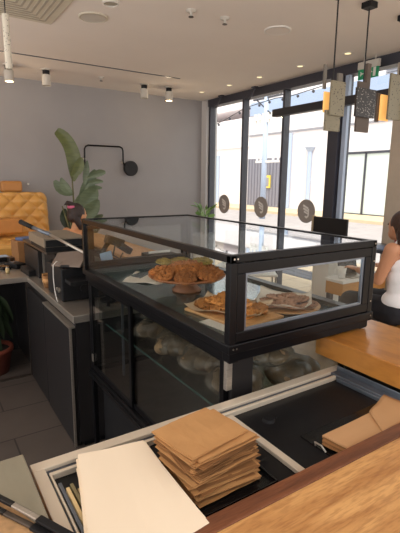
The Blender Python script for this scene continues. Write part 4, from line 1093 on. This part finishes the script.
MB().cyl((.703, 3.70, 1.250), (.765, 3.56, 1.214), .020, .017, n=14).build('grip', K['blackm'], rd, smooth=True)
MB().cyl((.765, 3.56, 1.214), (.850, 3.39, 1.172), .016, .014, n=14).build('collar', K['steelB'], rd, smooth=True)
MB().cyl((.850, 3.39, 1.172), (.95, 2.90, 1.095), .010, n=12).build('shaft', K['steel'], rd, smooth=True)
gb = thing('black_machine', (1.0, 3.4, CT), 'black boxy machine with a chrome button at the near end of the steel counter', 'machine')
bx(.838, 1.25, 3.10, 3.50, CT, .955).build('casing', K['blackm'], gb, bevel=.01)
MB().cyl((.838, 3.16, .79), (.826, 3.16, .79), .018, n=16).build('button', K['steel'], gb)
MB().cyl((.838, 3.21, .79), (.826, 3.21, .79), .012, n=16).build('button', K['steel'], gb)
bx(.86, 1.22, 3.13, 3.47, .955, .968).build('lid', K['black'], gb, bevel=.003)
MB().cyl((1.0, 3.08, .80), (1.0, 3.10, .80), .03, n=18).build('button', K['mon'], gb)
bx(.86, 1.04, 2.96, 3.10, .86, .885).build('drip_shelf', K['blackm'], gb, bevel=.003)
tbm = thing('tablet', (.98, 3.1, .97), 'taupe backed tablet tilted on a black stand on top of the machine', 'tablet')
b = MB(); b.sheet((.82, 3.30, .945), (.93, 2.95, .985), (1.02, 3.02, 1.085), (.90, 3.40, 1.02), 2, 2, .010); b.build('screen_case', K['tablet'], tbm, bevel=.002)
MB().cyl((.95, 3.20, .968), (.95, 3.20, 1.0), .03, n=14).build('stand', K['blackm'], tbm)
MB().tube([(.86, 3.16, .965), (.90, 3.08, .975), (.95, 3.04, .968), (1.02, 3.10, .966)], .012, 8).build('foot', K['blackm'], tbm, smooth=True)
cbx = MB().tube([(.88, 3.22, .985), (.83, 3.18, 1.0), (.800, 3.16, .98), (.797, 3.16, .88), (.797, 3.14, .80), (.800, 3.12, .75), (.803, 3.10, .72)], .0035, 8)
tag(cbx.build('power_cable', K['white'], origin=(.80, 3.16, .72), smooth=True), 'thin white cable looping down beside the black machine', 'cable')
def cup(x, y, z, r, h, lab, m='kraft2'):
    cu = thing('paper_cup', (x, y, z), lab, 'cup')
    MB().lathe([(0, 0), (r*.75, 0), (r, h), (r*.92, h), (r*.7, .005), (0, .005)], (x, y, z), 22).build('body', K[m], cu, smooth=True)
    MB().lathe([(r*.86, h*.4), (r*.98, h*.4), (r*1.03, h*.75), (r*.9, h*.75)], (x, y, z), 22).build('sleeve', K['kraft'], cu, smooth=True)
cup(.87, 3.62, CT, .045, .10, 'small brown cup near the corner of the steel counter')
cup(.90, 3.78, CT, .04, .08, 'second small brown cup behind the first near the counter corner', 'kraft')
cu = thing('salt_shaker', (.68, 4.35, CT), 'tiny pale jar on the left steel counter edge', 'jar')
MB().lathe([(0, 0), (.018, 0), (.018, .045), (.014, .052), (0, .052)], (.68, 4.35, CT), 16).build('body', K['cream'], cu, smooth=True)
MB().cyl((.68, 4.35, CT+.052), (.68, 4.35, CT+.064), .014, n=12).build('cap', K['steel'], cu)
def gear(name, lab, cat, x, y, z, parts):
    t = thing(name, (x, y, z), lab, cat)
    for (nm, m, x0, x1, y0, y1, z0, z1, rz, rx) in parts:
        b = MB(); b.box(x+x0, x+x1, y+y0, y+y1, z+z0, z+z1, RZ(rz) @ RX(rx)); b.build(nm, K[m], t, bevel=.004)
    return t
gear('card_terminal', 'black card terminal with a keypad lying on the steel counter, beside the boxy machine', 'terminal', .80, 4.62, CT, [('body', 'blackm', -.06, .06, -.11, .11, 0, .045, .4, 0), ('keypad', 'mon', -.04, .04, -.09, .0, .045, .050, .4, 0), ('screen', 'steelB', -.035, .035, .02, .08, .045, .050, .4, 0)])
gear('portafilter', 'black handled steel portafilter on the left steel counter', 'coffee tool', .72, 4.90, CT, [('handle', 'blackm', -.12, .05, -.025, .025, .015, .06, .3, 0), ('basket', 'steelD', .05, .13, -.05, .05, 0, .06, .3, 0)])
gear('keyboard', 'black keyboard on the steel counter in front of the boxy machine', 'keyboard', .84, 4.25, CT, [('base', 'blackm', -.03, .04, -.15, .15, 0, .05, .05, 0), ('keys', 'mon', -.025, .035, -.14, .14, .05, .056, .05, 0)])
gear('cardboard_box', 'brown cardboard box with dark blue cloth behind the olive grey box', 'box', .98, 4.85, CT, [('carton', 'kraft2', -.14, .10, -.12, .12, 0, .24, .1, 0), ('cloth', 'blue', -.10, .06, -.08, .06, .24, .27, .4, 0)])
gear('blue_folder', 'pale blue folder on the far end of the left steel counter', 'folder', .62, 5.1, CT, [('cover', 'lightblue', -.28, .22, -.15, .15, 0, .03, .1, 0), ('spine', 'steelB', -.29, -.25, -.15, .15, 0, .032, .1, 0)])
gear('coffee_scale', 'flat black scale near the front edge of the steel counter', 'scale', .70, 4.58, CT, [('base', 'blackm', -.05, .03, -.07, .07, 0, .025, .2, 0), ('plate', 'blackg', -.045, .025, -.06, .06, .025, .032, .2, 0)])
# wooden counter behind the case
bc = thing('back_counter', (1.65, 4.0, FL), 'tan wood counter running behind the case, seen through its rear glass', 'counter')
MB().box(1.46, 1.83, 2.80, 5.08, .90, .95).build('worktop', K['tanw'], bc, bevel=.004)
MB().box(1.50, 1.80, 2.85, 5.03, FL, .90).build('base', K['kick'], bc)
sn = thing('barcode_scanner', (1.14, 2.98, CT), 'black barcode scanner head on a stand seen through the rear glass', 'scanner')
MB().cyl((1.14, 2.98, CT), (1.14, 2.98, CT+.015), .06, n=20).build('foot', K['blackm'], sn)
MB().tube([(1.14, 2.98, CT+.01), (1.13, 2.98, .95), (1.12, 2.99, 1.09), (1.15, 2.98, 1.14)], .018, 10).build('neck', K['blackm'], sn, smooth=True)
b = MB(); b.box(1.13, 1.27, 2.95, 3.01, 1.12, 1.18, RY(.35)); b.build('head', K['blackm'], sn, bevel=.008)
b = MB(); b.box(1.22, 1.33, 2.94, 3.0, 1.07, 1.12, RY(.6)); b.build('grip', K['blackg'], sn, bevel=.008)
MB().tube([(1.20, 2.97, 1.12), (1.18, 2.96, 1.05), (1.23, 2.96, 1.02), (1.26, 2.97, 1.06)], .006, 6).build('cord', K['cord'], sn, smooth=True)
gear('label_printer', 'low black printer with sloped lid on the steel counter behind the case', 'printer', 1.34, 2.90, CT, [('body', 'blackm', -.09, .09, -.10, .12, 0, .27, 0, .0), ('lid', 'blackg', -.09, .09, -.09, .10, .27, .30, 0, .12)])
gear('counter_organizer', 'black stationery organizer on the tan wood counter behind the case', 'organizer', 1.66, 3.15, .95, [('body', 'blackm', -.12, .12, -.10, .10, 0, .05, 0, .0), ('divider', 'white', -.10, .10, -.004, .004, .05, .07, 0, 0)])
nc = thing('note_card', (1.09, 2.84, CT), 'pale blue slip on a holder behind the rear glass of the case', 'note')
MB().box(1.045, 1.13, 2.84, 2.844, .99, 1.10, RY(-.2)).build('slip', K['lightblue'], nc)
MB().box(1.08, 1.10, 2.845, 2.86, CT, 1.02).build('holder', K['blackm'], nc)

# ================================================================== LIGHT, WORLD, CAMERA
w = bpy.data.worlds.new('World'); SC.world = w; w.use_nodes = True
nt = w.node_tree; nt.nodes.clear()
bg = nt.nodes.new('ShaderNodeBackground'); bg.inputs[0].default_value = (1.0, .975, .95, 1); bg.inputs[1].default_value = 1.8
o_ = nt.nodes.new('ShaderNodeOutputWorld'); nt.links.new(bg.outputs[0], o_.inputs[0])
def lamp(kind, name, loc, energy, col=(1, 1, 1), size=.3, rot=None, sy=None, angle=None):
    l = bpy.data.lights.new(name, kind); l.energy = energy; l.color = col
    if kind == 'AREA': l.size = size; l.shape = 'RECTANGLE'; l.size_y = sy or size
    elif kind == 'SUN': l.angle = angle or .02
    else: l.shadow_soft_size = size
    o = bpy.data.objects.new(name, l); COL.objects.link(o); o.location = loc
    if rot is not None: o.rotation_euler = rot
    return o
sd = Vector((.40, .55, -1.0)); lamp('SUN', 'sun', (0, 0, 10), 3.0, (1, .95, .86), rot=sd.to_track_quat('-Z', 'Y').to_euler(), angle=.03)
for (x, y) in ((1.18, 6.30), (3.51, 6.31)): lamp('POINT', 'spot_glow', (x, y, 2.76), 2.5, (1, .75, .45), .03)

lamp('AREA', 'ceiling_fill', (-3.0, 3.2, .3), 260, (1, .93, .85), 3.0, rot=(0, math.radians(160), 0), sy=6)  # added fill out of view, brightens the ceiling; not a lamp of the room
cam = bpy.data.cameras.new('camera'); co = bpy.data.objects.new('camera', cam); COL.objects.link(co)
f_px = 436.2; pitch, yaw, roll = .19771, .57891, .010879
cam.sensor_fit = 'VERTICAL'; cam.sensor_height = 24; cam.lens = 24*f_px/533; cam.clip_start = .02
F = Vector((math.sin(yaw)*math.cos(pitch), math.cos(yaw)*math.cos(pitch), -math.sin(pitch)))
rr = Vector((math.cos(yaw), -math.sin(yaw), 0)); uu = rr.cross(F)
r2 = rr*math.cos(roll)+uu*math.sin(roll); u2 = -rr*math.sin(roll)+uu*math.cos(roll)
co.matrix_world = Matrix(((r2.x, u2.x, -F.x, 0), (r2.y, u2.y, -F.y, 0), (r2.z, u2.z, -F.z, 1.6), (0, 0, 0, 1)))
SC.camera = co
SC.view_settings.view_transform = 'Standard'; SC.view_settings.look = 'None'
SC.view_settings.exposure = .14; SC.view_settings.gamma = 1
SC.cycles.transparent_max_bounces = 24; SC.cycles.max_bounces = 8; SC.cycles.diffuse_bounces = 5
SC.cycles.caustics_reflective = False; SC.cycles.caustics_refractive = False
SC.cycles.use_denoising = True
